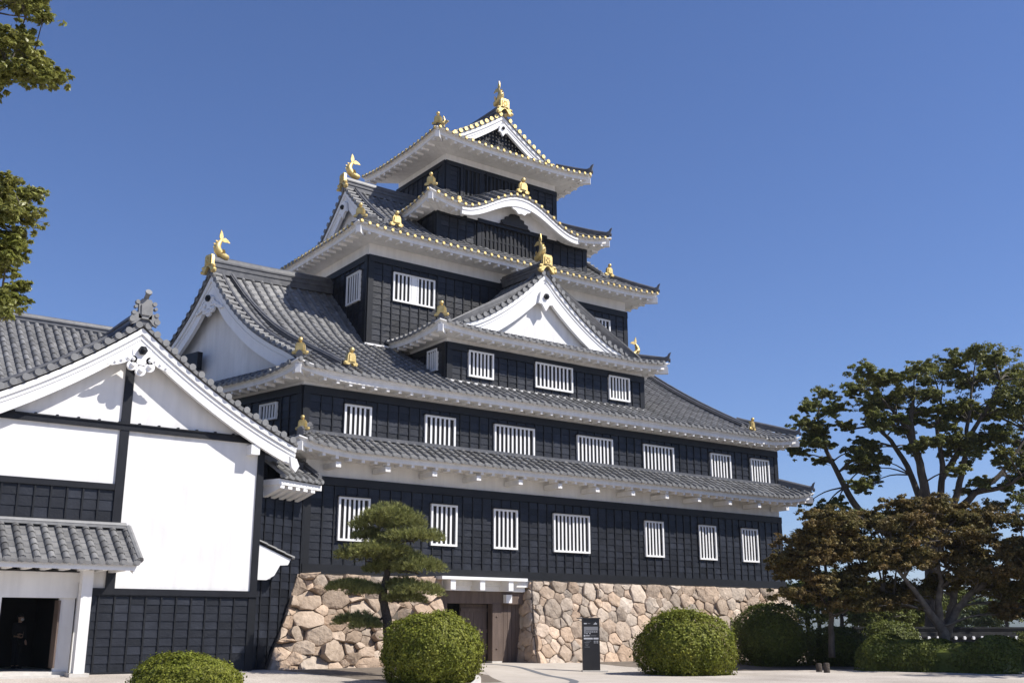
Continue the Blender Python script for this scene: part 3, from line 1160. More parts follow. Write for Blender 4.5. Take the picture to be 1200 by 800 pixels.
km, kt = MB(), MB()
us = np.linspace(KC - KH - .05, KC + KH + .05, 48)
y0 = E5[0][1]
def band(mb, ya, yb, top, bot, us):
    vs = []
    for u in us:
        z = 22.02 + wave(u)
        for y, zz in ((ya, z - top(u)), (ya, z - bot(u)), (yb, z - bot(u)), (yb, z - top(u))):
            vs.append(V(u, y, zz))
    n = len(us)
    fs = [[i * 4 + j, i * 4 + (j + 1) % 4, i * 4 + 4 + (j + 1) % 4, i * 4 + 4 + j] for i in range(n - 1) for j in range(4)]
    fs += [[3, 2, 1, 0], [4 * n - 4, 4 * n - 3, 4 * n - 2, 4 * n - 1]]
    mb.add(vs, fs)
th = lambda u: .50 + .16 * (1 - abs(u - KC) / KH)
band(km, y0 + .04, y0 + .20, lambda u: .16, th, us)
band(km, y0 - .0, y0 + .05, lambda u: .15, lambda u: .27, us)
vs, fs = [], []
ti = np.linspace(KC - 2.9, KC + 2.9, 30)
for u in ti:
    vs += [V(u, 4.60, 22.02 + wave(u) - .25), V(u, 4.60, 21.75)]
for i in range(len(ti) - 1):
    fs.append([2 * i, 2 * i + 1, 2 * i + 3, 2 * i + 2])
kt.add(vs, fs)
kg = kt.build('curved_gable', M['plaster'], keep)
km.build('barge_board', M['trim'], kg)
pm = MB()
zc = 22.02 + 1.36 - .62
pl = [(-1.1, .16), (-.85, .0), (-.70, -.02), (-.55, -.2), (-.36, -.26), (-.2, -.42), (0, -.36), (.2, -.42), (.36, -.26), (.55, -.2), (.70, -.02), (.85, 0), (1.1, .16), (.6, .16), (0, .18), (-.6, .16)]
for a, b in zip(range(0, 6), range(1, 7)):
    pm.prism([V(KC + pl[a][0], y0 + .08, zc + pl[a][1]), V(KC + pl[b][0], y0 + .08, zc + pl[b][1]), V(KC + pl[b][0], y0 + .08, zc + .2), V(KC + pl[a][0], y0 + .08, zc + .2)], V(0, .1, 0))
    pm.prism([V(KC - pl[a][0], y0 + .08, zc + pl[a][1]), V(KC - pl[b][0], y0 + .08, zc + pl[b][1]), V(KC - pl[b][0], y0 + .08, zc + .2), V(KC - pl[a][0], y0 + .08, zc + .2)], V(0, .1, 0))
pm.build('gable_pendant', M['trim'], kg)
fm = MB()
fr_ = [(0, .70), (.28, .66), (.36, .50), (.58, .46), (.60, .30), (.84, .24), (.80, .10), (1.0, 0)]
for (xa, ya), (xb, yb) in zip(fr_[:-1], fr_[1:]):
    for s in (-1, 1):
        q = [V(KC + s * xa, 4.42, 21.84), V(KC + s * max(xb, xa), 4.42, 21.84), V(KC + s * max(xb, xa + .001), 4.42, 21.84 + yb), V(KC + s * xa, 4.42, 21.84 + ya)]
        fm.prism(q, V(0, .14, 0))
fm.build('frog_leg_strut', M['darkwood'], kg)
lb = MB()
lb.box((11.0, 4.52, 21.66), (15.45, 4.68, 21.86))
lb.build('lintel', M['beam'], kg)
orn('ridge_ornament', gold_plate, cp + V(0, -.02, .12), XL, -YF, 1.0)
hp = r5.hip(0, .15, .3, 2)[0]
dg = V(*corner_dir(r5, 0), 0)
orn('ridge_ornament', gold_plate, hp + Z * .12, V(-dg[1], dg[0], 0), dg, .80)
orn('ridge_ornament', gold_plate, r5.pt(0, KC - KH - .1 - E5[0][0], .25) + Z * .05, XL, -YF, .45, ball=False)

# top roof: gable to the front, gold tile ends
E6 = [V(8.51, 4.69), V(18.85, 4.69), V(18.85, 12.69), V(8.51, 12.69)]
pr6 = lambda d: .42 * d + .033 * d * d
r6 = Roof(E6, 26.12, pr6, lift=.24, reach=3.2, o=1.48)
t, e, w, g = MB(), MB(), MB(), MB()
H6, VV6 = 5.17, 6.15
G6 = VV6 - 4.69
tiles(t, e, r6.lines(0, lambda a: min(1.9, r6.hipmax(0, a))), gold=True)
tiles(t, e, r6.lines(3, lambda a: H6 if 8.0 - a > G6 else min(H6, 8.0 - a)), gold=True)
tiles(t, e, r6.lines(1, lambda a: H6 if a > G6 else min(H6, a)), gold=True)
r6.eave_trim(w)
cl = np.array([V(8.51 + d, VV6, 26.12 + pr6(d)) for d in np.linspace(1.5, H6, 14)])
cr = np.array([V(2 * (8.51 + H6) - p[0], p[1], p[2]) for p in cl])
gm, gw = MB(), MB()
verge(t, e, gm, cl, -YF, board=.30)
verge(t, e, gm, cr, -YF, board=.30)
gable_wall(gw, cl, cr, -YF, -.5, 26.2)
pk6 = cl[-1]
ridge(g, [pk6 - YF * .02, pk6 + YF * 3, pk6 + YF * 6.4 + Z * .1], 1.3, 1.6)
for c in (cl, cr):
    ridge(g, [c[k] + YF * .62 + Z * .02 for k in (0, 4, 8, 13)], .75)
for i in (0, 1):
    ridge(g, r6.hip(i, .15, 1.45, 6), .7)
grey_end(g, r6.hip(1, .1, .2, 2)[0], V(*corner_dir(r6, 1), 0), 1.0)
roof_obj('roof', t, w, e, 'gold', g)
gw = gw.build('gable', M['plaster'], keep)
gm.build('barge_board', M['trim'], gw)
lm = MB()                                   # black grid over the gable
for x in np.arange(pk6[0] - 2.86, pk6[0] + 2.9, .22):
    h = pr6(H6 - abs(x - pk6[0])) - .45
    if h > .72:
        lm.box((x - .055, VV6 + .42, 26.75), (x + .045, VV6 + .47, 26.12 + h))
for z in np.arange(26.9, 28.7, .22):
    hw = 0
    for q in np.linspace(0, 3.0, 60):
        if 26.12 + pr6(H6 - q) - .5 > z:
            hw = q
    lm.box((pk6[0] - hw, VV6 + .40, z - .05), (pk6[0] + hw, VV6 + .44, z + .05))
lm.build('gable_grid', M['beam'], gw)
pm = MB()
star_pendant(pm, pk6 + YF * .08 - Z * 1.12, XL, -YF, .66)
pm.build('gable_pendant', M['trim'], gw)
hb = MB()
hex_boss(hb, pk6 - YF * .02 - Z * .90, XL, -YF, .10)
hb.build('boss', M['beam'], gw)
orn('ridge_ornament', gold_pedestal, pk6 - YF * .06 + Z * .0, XL, -YF, .80)
orn('fish_finial', gold_fish, pk6 + Z * .74 + YF * .3, YF, XL, .82)
orn('fish_finial', gold_fish, pk6 + Z * .82 + YF * 6.2, -YF, XL, .92)
hp = r6.hip(0, .15, .3, 2)[0]
dg = V(*corner_dir(r6, 0), 0)
orn('ridge_ornament', gold_plate, hp + Z * .12, V(-dg[1], dg[0], 0), dg, .80)

# ================================================================== stone base and gate
def clip(poly, n, c):                       # keep n.p <= c
    out = []
    for i in range(len(poly)):
        p, q = poly[i], poly[(i + 1) % len(poly)]
        dp, dq = n @ p - c, n @ q - c
        if dp <= 0:
            out.append(p)
        if (dp < 0 < dq) or (dq < 0 < dp):
            out.append(p + (q - p) * dp / (dp - dq))
    return out


def stone_wall(name, dom, place, nrm, label, rmin, rmax, asp=1.0, seed=1, chips=.5, jut=1., loc=(0, 0, 0), tb=(2, 2), hb=(1.2, 1.6)):
    g = np.random.default_rng(seed)
    dom = [np.asarray(p, float) for p in dom]
    lo, hi = np.min(dom, 0), np.max(dom, 0)
    S, Rr = [], []
    area = (hi - lo)[0] * (hi - lo)[1]
    for it in range(9000):
        r = g.uniform(rmin, rmax) if it < 4500 else (g.uniform(.09, .17) if g.random() < chips else g.uniform(rmin * .7, rmin))
        p = lo + g.random(2) * (hi - lo)
        ok = True
        for q, s in zip(S, Rr):
            d = (p - q) / V(asp, 1)
            if d @ d < ((r + s) * .90) ** 2:
                ok = False
                break
        if ok:
            S.append(p)
            Rr.append(r)
    S, Rr = np.array(S), np.array(Rr)
    mb = MB()
    for i in range(len(S)):
        d2 = (((S - S[i]) / V(asp, 1)) ** 2).sum(1)
        poly = list(dom)
        for j in np.argsort(d2)[1:26]:
            sc = V(1 / asp, 1)
            a, b = S[i] * sc, S[j] * sc
            nn = 2 * (b - a)
            c = b @ b - a @ a - Rr[j] ** 2 + Rr[i] ** 2
            poly = clip(poly, nn * sc, c)
            if len(poly) < 3:
                break
        if len(poly) < 3:
            continue
        P = np.array(poly)
        c0 = P.mean(0)
        # cut the corners a little, then walk round the edge with small irregularities
        Q = []
        for k in range(len(P)):
            pr, p, nx_ = P[k - 1], P[k], P[(k + 1) % len(P)]
            l0, l1 = np.linalg.norm(p - pr), np.linalg.norm(nx_ - p)
            c_ = g.uniform(.01, .055)
            Q += [p + (pr - p) * min(.32, c_ / (l0 + 1e-6)), p + (nx_ - p) * min(.32, c_ / (l1 + 1e-6))]
        seg = []
        for k in range(len(Q)):
            p, q = Q[k], Q[(k + 1) % len(Q)]
            L_ = np.linalg.norm(q - p)
            m = max(1, int(L_ / .12))
            nn_ = V(q[1] - p[1], p[0] - q[0]) / (L_ + 1e-6)
            for u in range(m):
                seg.append(p + (q - p) * u / m - nn_ * abs(g.normal(0, .010)) * (u > 0))
        seg = np.array(seg)
        if len(seg) < 4:
            continue
        size = math.sqrt(abs(np.sum(seg[:, 0] * np.roll(seg[:, 1], -1) - np.roll(seg[:, 0], -1) * seg[:, 1])) / 2)
        tl = g.normal(0, .12, 2) * jut
        h0 = g.uniform(.0, .10) * jut
        n = len(seg)
        ang = g.uniform(0, 6.28)
        vs = []
        for (sc, h) in ((1.0, -.14), (.998, .035), (.978, .066), (.86, .085), (.42, .095)):
            for p in seg:
                q = c0 + (p - c0) * sc - (unit(p - c0) * .004 if sc > .9 else 0)
                d = q - c0
                hh = h * min(1, .5 + size * .8)
                if h > 0:
                    hh += h0 + d @ tl + .02 * math.sin(q[0] * 9 + ang) * math.cos(q[1] * 11 + ang) + g.normal(0, .008)
                vs.append(place(q[0], q[1]) + nrm * hh)
        vs.append(place(*c0) + nrm * (.11 * min(1, .5 + size * .8) + h0 + g.normal(0, .01)))
        fs = []
        for r_ in range(4):
            for k in range(n):
                fs.append([r_ * n + k, r_ * n + (k + 1) % n, (r_ + 1) * n + (k + 1) % n, (r_ + 1) * n + k])
        for k in range(n):
            fs.append([4 * n + k, 4 * n + (k + 1) % n, 5 * n])
        mb.add(vs, fs, tint=float(g.beta(*tb)), hue=float(g.beta(*hb)))
    o = thing(name, loc, label, 'stone wall')
    mb.build('stones', M['stone'], o, smooth=38)
    bk = MB()
    bk.prism([place(*p) - nrm * .05 for p in dom], -nrm * .3)
    bk.build('backing', M['mortar'], o)
    return o


ZS = 3.56
bat = lambda z: -.06 - .95 * max(0, 1 - z / ZS) ** 1.25
NS = unit(V(0, -1, .26))
wl = stone_wall('stone_wall', [V(-1.75, -.05), V(6.15, -.05), V(6.15, ZS), V(-.20, ZS), V(-.8, 1.9)],
                lambda a, z: V(a, bat(z) - .16 * max(0, 1 - z / 3) * max(0, (2.5 - a) / 3), z), NS,
                'rugged stone base of the keep left of the gate, large reddish boulders behind the pine', .17, .36, asp=1.6, seed=4, chips=.7, jut=2.1, loc=(2, -.5, 0), tb=(1.6, 2.6), hb=(2, 1.6))
wr = stone_wall('stone_wall', [V(10.42, -.05), V(28.1, -.05), V(27.5, ZS), V(10.78, ZS)],
                lambda a, z: V(a, bat(z), z), NS,
                'tan stone base of the keep right of the gate, fitted rounded blocks behind the black signboard', .22, .47, asp=1.12, seed=11, chips=.6, jut=1.0, loc=(19, -.5, 0))
NJ = unit(V(-1, 0, .10))
mbj = stone_wall('stone_wall', [V(-1.0, -.05), V(1.3, -.05), V(1.3, ZS), V(-.06, ZS), V(-.45, 1.6)],
                 lambda a, z: V(10.52 + .30 * z / ZS, a, z), NJ,
                 'shaded side of the stone base where it turns in at the gate', .26, .42, asp=1.1, seed=23, chips=.4, jut=.7, loc=(10.6, .3, 0))

gate = thing('entrance_gate', (8.4, .6, .22), 'dark timber gateway under a white beamed hood in the stone base', 'gate')
m = MB()
m.box((6.15, .28, 2.62), (10.62, .62, 3.12))
m.build('lintel', M['wood'], gate)
for x0, x1 in ((8.98, 9.40), (6.3, 6.7)):
    m = MB()
    m.box((x0, .25, .2), (x1, .60, 2.618))
    for z in (.8, 2.1):
        m.ball(V((x0 + x1) / 2, .25, z), .045, 8)
    p_ = m.build('post', M['wood'], gate)
    b_ = MB()
    b_.box((x0 - .04, .2, .16), (x1 + .04, .66, .30))
    b_.build('foot_stone', M['kerb'], p_)
m = MB()
m.box((9.40, .52, .2), (10.75, .60, 2.63))
for x in np.arange(9.5, 10.6, .22):
    m.box((x, .50, .2), (x + .2, .53, 2.63))
m.build('side_panel', M['wood'], gate)
m = MB()
for k in range(6):
    m.box((7.62 + k * .225, .66, .25), (7.62 + k * .225 + .215, .74, 2.60))
for z in (.6, 1.45, 2.3):
    m.box((7.62, .62, z), (8.97, .665, z + .14))
m.build('door_leaf', M['wood'], gate)
m = MB()
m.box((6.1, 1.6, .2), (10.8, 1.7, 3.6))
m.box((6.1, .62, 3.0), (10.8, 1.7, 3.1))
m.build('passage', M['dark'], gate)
m = MB()
m.box((5.9, -.60, 3.54), (10.20, .30, 3.66))
m.box((6.0, .16, 3.13), (10.62, .30, 3.54))
for x in (6.35, 7.8, 9.25):
    m.box((x, -.54, 3.14), (x + .24, .16, 3.537))
m.box((9.55, .05, 2.66), (9.85, .27, 3.0))
m.build('hood', M['trim'], gate)

# ================================================================== side wing with the skewed boarded wall
WD = V(.915, .404)
WN = V(.404, -.915)
wing = thing('side_wing', (-1.7, 0, .2), 'black boarded side wing with a small pent roof between storehouse and keep', 'building')
w0 = WD * -2.62
bm_, tm_ = MB(), MB()
clad(bm_, tm_, w0, WD, WN, 2.60, .15, 7.75, top=.2, post=.12, posts=(False, True))
wm = MB()
wm.prism([V(*(w0 - WN * .05), .1), V(*(-WN * .05), .1), V(-.05 - K * 5, 5, .1), V(-3.6, 5, .1)], Z * 7.6)
wm.build('wall', M['beam'], wing)
bo = bm_.build_parts('board_cladding', M['board'], wing)
tm_.build_parts('batten', M['batten'], bo)
t, e = MB(), MB()
def wing_pt(a, d, z):
    return V(*(WD * a + WN * d), z)
tiles(t, e, [[wing_pt(a, .95 - .95 * s, 6.93 + .62 * s) for s in np.linspace(0, 1, 4)] for a in np.arange(-2.32, -.1, .36)])
ro = t.build('pent_roof', M['tile'], wing, smooth=50)
e.build('tile_ends', M['tileend'], ro)
m = MB()
m.obox(wing_pt(-2.4, .0, 6.62), V(*WD, 0) * 2.35, V(*WN, 0) * .86, Z * .20)
for a in np.arange(-2.3, -.2, .42):
    m.prism([wing_pt(a, .0, 6.2), wing_pt(a, .30, 6.30), wing_pt(a, .84, 6.50), wing_pt(a, .84, 6.62), wing_pt(a, .0, 6.62)], V(*WD, 0) * .22)
m.build('corbels', M['trim'], ro)
m = MB()
ridge(m, [wing_pt(-.16, .85, 6.98), wing_pt(-.16, .4, 7.28), wing_pt(-.16, 0, 7.55)], .7)
m.obox(wing_pt(-2.45, -.02, 7.52), V(*WD, 0) * 2.4, V(*WN, 0) * .14, Z * .2)
m.build('ridge', M['tiledark'], ro)

# ================================================================== white gabled storehouse
VL, ZG, UC = -1.53, .2, -7.25
store = thing('white_storehouse', (-7.2, 2, .2), 'white plastered storehouse with black timber frame and front gable beside the keep', 'building')
def dpr(d):                                 # verge height below the peak at horizontal distance d
    return 11.62 - (.80 * d - .033 * d * d)
C = lambda s, n=20: np.array([V(UC + s * d, VL - .58, dpr(d)) for d in np.linspace(5.85, 0, n)])
cR, cL = C(1), C(-1)
U0, U1 = -13.4, -2.42
m = MB()
# front wall as one plaster face with the entrance bay left open, plus side and inner walls
top = [V(UC + d, VL, dpr(abs(d)) - .2) for d in np.linspace(U1 - UC, U0 - UC, 25)]
def wallpoly(pts):
    m.prism(pts, YF * .2)
for a, b in zip(top[:-1], top[1:]):
    zb = ZG if (a[0] + b[0]) / 2 > -8.3 else 4.2
    wallpoly([V(a[0], VL, zb), V(b[0], VL, zb), b, a])
m.box((U1 - .2, VL + .2, ZG), (U1, 6, 8.3))
m.box((U0, VL + .2, ZG), (U0 + .2, 6, 8.3))
m.box((U0, 6, ZG), (U1, 6.2, 8.3))
m.build('wall', M['plaster'], store)
fr = MB()
y = VL - .06
fr.box((U1 - .20, y, 2.85), (U1 + .04, VL + .2, 7.98))          # right corner post
fr.box((-7.53, y - .02, 2.85), (-7.24, VL - .002, 10.75))       # centre post
fr.box((U0, y - .04, 8.0), (-2.86, VL - .003, 8.19))            # tie beam
fr.box((U0, y - .08, 8.191), (-2.9, VL - .004, 8.235))
for x in np.arange(-12.9, -3, .66):
    fr.box((x, y - .06, 8.236), (x + .07, VL - .005, 8.28))
fr.box((U0, y - .01, 6.02), (-7.54, VL - .003, 6.20))
fr.box((-8.3, y - .05, 2.66), (U1 + .08, VL - .002, 2.86))
fr.box((U0, y, 4.86), (-7.54, VL - .004, 4.98))
fr.build('timber_frame', M['beam'], store)
bm_, tm_ = MB(), MB()
clad(bm_, tm_, (-8.2, VL), (1, 0), (0, -1), -2.42 + 8.2, ZG, 2.66, row=.275, top=.03, post=.24, posts=(False, True), bot=.08)
bm_.cut(), tm_.cut()
clad(bm_, tm_, (U0, VL), (1, 0), (0, -1), -7.53 - U0, 4.98, 6.02, row=.33, top=.02, post=0, posts=(False, False))
bm_.cut(), tm_.cut()
clad(bm_, tm_, (U1, VL), (0, 1), (1, 0), 2.0, ZG, 2.8, row=.275, top=.1, post=.2)
bo = bm_.build_parts('board_cladding', M['board'], store)
tm_.build_parts('batten', M['batten'], bo)
# roof
t, e, g, gm = MB(), MB(), MB(), MB()
for s in (1, -1):
    tiles(t, e, [[V(UC + s * d, yv, dpr(d)) for d in np.linspace(5.9, 0, 14)] for yv in np.arange(VL - .40, 5.2, .40)])
verge(t, e, gm, cR, -YF, board=.38, drop=.13)
verge(t, e, gm, cL, -YF, board=.38, drop=.13)
pkS = cR[-1]
ridge(g, [pkS - YF * .05, pkS + YF * 3 + Z * .05, pkS + YF * 6], 1.2, 1.5)
for s in (1, -1):
    ridge(g, [V(UC + s * d, VL + .05, dpr(d) + .03) for d in (5.6, 4.4, 3.2, 2, .8, 0)], .75)
ro = t.build('roof', M['tile'], store, smooth=50)
e.build('tile_ends', M['tileend'], ro)
g.build_parts('ridge', M['tiledark'], ro, smooth=30)
gm.build('barge_board', M['trim'], store)
m = MB()                                    # purlin ends and soffit under the overhang
for s in (1, -1):
    for d in (4.35,):
        z = dpr(d) - .85
        m.box((UC + s * d - .16, VL - .44, z - .35), (UC + s * d + .16, VL, z))
    vs = [V(UC + s * d, yy, dpr(d) - .16) for d in np.linspace(5.8, .1, 12) for yy in (VL - .48, VL + .1)]
    m.add(vs, [[2 * i, 2 * i + 1, 2 * i + 3, 2 * i + 2] for i in range(11)])
    for yy in np.arange(VL + .2, 4.5, .42):
        m.box((UC + s * 5.05 - .55, yy, dpr(5.0) - .36), (UC + s * 5.05 + .55, yy + .16, dpr(5.0) - .20))
    vs = [V(UC + s * d, yy, dpr(d) - .18) for d in (5.8, 4.7) for yy in (VL + .1, 5)]
    m.add(vs, [[0, 1, 3, 2]])
for s in (1, -1):                           # scrolled tail of the barge board
    pts = [(5.55, -.62), (5.80, -.70), (5.92, -.95), (5.78, -1.18), (5.62, -1.02)]
    m.prism([V(UC + s * x, VL - .74, dpr(5.55) + z) for x, z in pts], YF * .16)
m.build('eave', M['trim'], store)
m = MB()
flower_pendant(m, V(UC, VL - .64, 10.28), XL, -YF, .92)
m.build('gable_pendant', M['trim'], store, smooth=40)
m = MB()
hex_boss(m, V(UC, VL - .745, 10.62), XL, -YF, .155)
m.build('boss', M['beam'], store)
m = MB()                                    # grey demon tile on the ridge end
c = V(UC, VL - .70, 11.62)
m.prism([c + XL * x + Z * y_ for x, y_ in [(-.26, .15), (.26, .15), (.30, .80), (.18, .98), (-.18, .98), (-.30, .80)]], YF * .2)
m.prism([c + XL * x + Z * y_ - YF * .05 for x, y_ in [(-.17, .30), (.17, .30), (.2, .72), (0, .86), (-.2, .72)]], YF * .06)
for s in (-1, 1):
    m.prism([c + XL * x * s + Z * y_ for x, y_ in [(.12, .20), (.30, .40), (.50, .34), (.58, .14), (.50, -.12), (.34, -.06)]], YF * .18)
    for x, y_, r in ((.46, .36, .09), (.50, .08, .12), (.34, .82, .09), (.40, .62, .07)):
        m.cyl(c + XL * x * s + Z * y_ - YF * .03, c + XL * x * s + Z * y_ + YF * .16, r, 10)
m.tube([c + Z * .9 + YF * .3, c + Z * 1.12 + YF * .0, c + Z * 1.22 - YF * .14], .10, 10)
m.cyl(c + Z * 1.21 - YF * .12, c + Z * 1.25 - YF * .19, .135, 12)
K_ = .84
m.v = [(q - c) * K_ + c for q in m.v]
m.build('ridge_ornament', M['tileend'], store)
# lean-to hood on the right flank
m = MB()
m.prism([V(-2.40, -1.50, 4.50), V(-1.12, -1.50, 4.00), V(-1.22, -1.50, 3.80), V(-1.52, -1.50, 3.78), V(-1.72, -1.50, 3.42), V(-2.00, -1.50, 3.26), V(-2.40, -1.50, 3.26)], YF * .12)
m.box((-2.40, -1.38, 3.30), (-1.80, -.75, 3.44))
m.prism([V(-2.40, -1.38, 4.44), V(-1.14, -1.38, 3.95), V(-1.14, -1.38, 3.86), V(-2.40, -1.38, 4.30)], YF * .75)
hd_ = m.build('side_hood', M['trim'], store)
t, e = MB(), MB()
tiles(t, e, [[V(-1.04 - 1.38 * s, yy, 4.05 + .56 * s) for s in np.linspace(0, 1, 4)] for yy in np.arange(-1.52, -.5, .24)], r=.06)
ro2 = t.build('hood_roof', M['tile'], hd_, smooth=50)
e.build('tile_ends', M['tileend'], hd_)
# entrance bay: tiled canopy, white posts, door recess
t, e = MB(), MB()
tiles(t, e, [[V(x, VL - 1.68 + 1.68 * s, 3.60 + 1.20 * s) for s in np.linspace(0, 1, 5)] for x in np.arange(-13.4, -7.0, .42)], r=.11)
ro = t.build('canopy_roof', M['tile'], store, smooth=50)
e.build('tile_ends', M['tile'], ro)
m = MB()
m.box((-13.3, VL - .2, 4.76), (-7.1, VL - .0, 4.86))
m.tube([V(-13.3, VL - .12, 4.86), V(-7.08, VL - .12, 4.86)], .09, 8)
m.tube([V(-7.0, VL - 1.68, 3.68), V(-7.0, VL - .1, 4.80)], .11, 8)
m.build('ridge', M['tileend'], ro)
m = MB()
m.box((-13.3, VL - 1.58, 3.36), (-7.1, VL - 1.46, 3.53))
for x in np.arange(-13, -7.2, .55):
    m.box((x, VL - 1.46, 3.34), (x + .14, VL - .1, 3.46))
m.prism([V(-7.16, VL - 1.56, 3.55), V(-7.16, VL, 4.66), V(-7.16, VL, 4.36), V(-7.16, VL - 1.3, 3.34), V(-7.16, VL - 1.56, 3.26)], XL * .1)
m.box((-13.3, VL - 1.46, 3.46), (-7.15, VL - .05, 3.49))
m.build('canopy_eave', M['trim'], ro)
m = MB()
yd = VL - .55
m.box((-13.3, yd, 2.52), (-8.50, yd + .2, 3.30))
m.box((-8.98, yd + .1, .2), (-8.52, yd + .25, 2.52))
m.box((-13.3, yd, .2), (-10.66, yd + .2, 2.52))
m.box((-8.52, yd - .52, .3), (-8.20, yd - .20, 3.36))
m.box((-8.50, yd - .20, 3.0), (-8.24, yd + .19, 3.36))
m.box((-8.50, yd + .19, 2.6), (-8.26, VL, 3.9))
m.box((-8.45, yd + .18, .2), (-8.3, VL, 2.6))
m.build('doorway_surround', M['plaster'], store)
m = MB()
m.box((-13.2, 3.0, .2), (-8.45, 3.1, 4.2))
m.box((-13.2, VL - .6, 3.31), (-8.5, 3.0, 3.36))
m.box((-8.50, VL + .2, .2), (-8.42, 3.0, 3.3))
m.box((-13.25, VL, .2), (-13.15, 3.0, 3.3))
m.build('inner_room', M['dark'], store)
m = MB()
m.box((-13.3, yd + .02, .19), (-8.6, 3.0, .35))
m.box((-12.6, yd - .55, .1), (-8.9, yd + .015, .26))
m.build('door_step', M['kerb'], store)
m = MB()
m.box((-9.02, yd - .05, .45), (-8.97, yd + .5, 2.45))
m.build('door_leaf', M['wood'], store)
m = MB()
m.box((-8.66, yd - .64, ZG - .1), (-8.08, yd - .08, .30))
m.build('foot_stone', M['kerb'], store)
# rear range: ridge parallel to the court, behind the gable
t, e, g = MB(), MB(), MB()
tiles(t, e, [[V(x, -1.0 + 4.0 * s, 9.2 + 2.95 * s + .2 * s * s) for s in np.linspace(0, 1, 8)] for x in np.arange(-24, -5.5, .32)])
tiles(t, e, [[V(x, 7.4 - 4.0 * s, 9.2 + 2.95 * s + .2 * s * s) for s in np.linspace(0, 1, 4)] for x in np.arange(-24, -5.5, .64)], disc=False)
ridge(g, [V(-24, 3.2, 12.3), V(-14, 3.2, 12.3), V(-5.4, 3.2, 12.3)], 1.1, 1.2)
rear = thing('rear_range', (-14, 3, .2), 'long grey tiled roof range running off to the left behind the white storehouse gable', 'building')
ro = t.build('roof', M['tile'], rear, smooth=50)
g.build_parts('ridge', M['tiledark'], ro, smooth=30)
m = MB()
m.box((-24, -.6, .2), (-13.6, 6.6, 9.1))
m.build('wall', M['plaster'], rear)

# ================================================================== ground
gx = np.unique(np.concatenate([np.linspace(-40, 60, 70), np.geomspace(60, 6000, 16), -np.geomspace(40, 6000, 16)]))
gy = np.unique(np.concatenate([np.linspace(-45, 40, 90), np.geomspace(40, 6000, 16), -np.geomspace(45, 6000, 16)]))
X, Y = np.meshgrid(gx, gy)
m = MB()
nx = len(gx)
m.add(np.stack([X.ravel(), Y.ravel(), gz(X, Y).ravel()], 1), [[j * nx + i, j * nx + i + 1, (j + 1) * nx + i + 1, (j + 1) * nx + i] for j in range(len(gy) - 1) for i in range(nx - 1)])
tag(m.build('ground', M['gravel'], smooth='all'), 'pale gravel court in front of the keep', 'ground', kind='structure')


def sheet(name, outline, material, dz, kind='structure', label=None, cat=None, cell=.4):
    P = [np.asarray(p[:2], float) for p in outline]
    lo, hi = np.min(P, 0), np.max(P, 0)
    mb = MB()
    def conv(poly):
        return poly
    # fan of thin strips along y, clipped to the outline (outline must be y-monotone)
    ys = np.arange(lo[1], hi[1] + cell, cell)
    n = len(P)
    def span(yv):
        xs = []
        for i in range(n):
            a, b = P[i], P[(i + 1) % n]
            if (a[1] - yv) * (b[1] - yv) <= 0 and a[1] != b[1]:
                xs.append(a[0] + (b[0] - a[0]) * (yv - a[1]) / (b[1] - a[1]))
        return (min(xs), max(xs)) if len(xs) > 1 else None
    rows = []
    for yv in np.clip(ys, lo[1] + 1e-4, hi[1] - 1e-4):
        s = span(yv)
        if s:
            rows.append([V(x, yv, float(gz(x, yv)) + dz) for x in np.linspace(*s, 14)])
    vs = [p for r in rows for p in r]
    mb.add(vs, [[j * 14 + i, j * 14 + i + 1, (j + 1) * 14 + i + 1, (j + 1) * 14 + i] for j in range(len(rows) - 1) for i in range(13)])
    o = mb.build(name, material, smooth='all')
    return tag(o, label, cat, kind=kind)


g2 = lambda x, y: ground_pt(x, y, .1)
pe = [g2(738, 793), g2(733, 790), g2(722, 787), g2(705, 785)]
path = [V(5.6, 1.4), V(5.6, -4), V(2.2, -11), V(-2, -22), V(6.5, -22)] + [p[:2] for p in pe] + [V(11.6, -1.0), V(10.9, 1.4)]
path = [V(5.6, 1.4), V(5.6, -4.0), V(2.8, -9), V(-1, -16), V(-3, -22), V(5.5, -22), V(8.6, -12), V(10.4, -8), V(11.6, -5), V(12.3, -3.2), V(11.6, -1.6), V(10.9, 1.4)]
sheet('path', path, M['paving'], .006, label='smooth beige paved path leading to the gate', cat='path')
m = MB()
ln = np.array([ground_pt(x, y, .08)[:2] for x, y in [(560, 781.5), (586, 783), (610, 784.5), (635, 787.5), (655, 790.5), (668, 793), (673, 795.5), (664, 799), (640, 803), (610, 808)]])
sp_ = spline(np.array([V(p[0], p[1], 0) for p in ln]), 60)
tt = np.gradient(sp_, axis=0)
vs = []
for p, q in zip(sp_, tt):
    nn = unit(V(-q[1], q[0], 0))
    for s in (-.14, .14):
        r_ = p + nn * s
        vs.append(V(r_[0], r_[1], float(gz(r_[0], r_[1])) + .011))
m.add(vs, [[2 * i, 2 * i + 1, 2 * i + 3, 2 * i + 2] for i in range(59)])
tag(m.build('path_inlay', M['inlay']), 'curved dark grey line set into the paved path', 'path line', kind='structure')
sheet('planting_bed', [V(12.2, -1.0), V(12.6, -4.0), V(14.5, -7.0), V(17, -8.0), V(22, -9.4), V(24, -15), V(27, -19), V(70, -40), V(70, 6), V(30, 2), V(28.5, -1.0)], M['soil'], .005,
      label='bare brown soil bed under the shrubs by the wall', cat='soil')
sheet('planting_bed', [V(-1.6, -1.6), V(-.6, -5), V(.2, -9.3), V(2.8, -9.4), V(4.6, -6.0), V(5.2, -3), V(5.2, -1.0)], M['soil'], .005,
      label='strip of soil round the pine and clipped shrub', cat='soil')
m = MB()
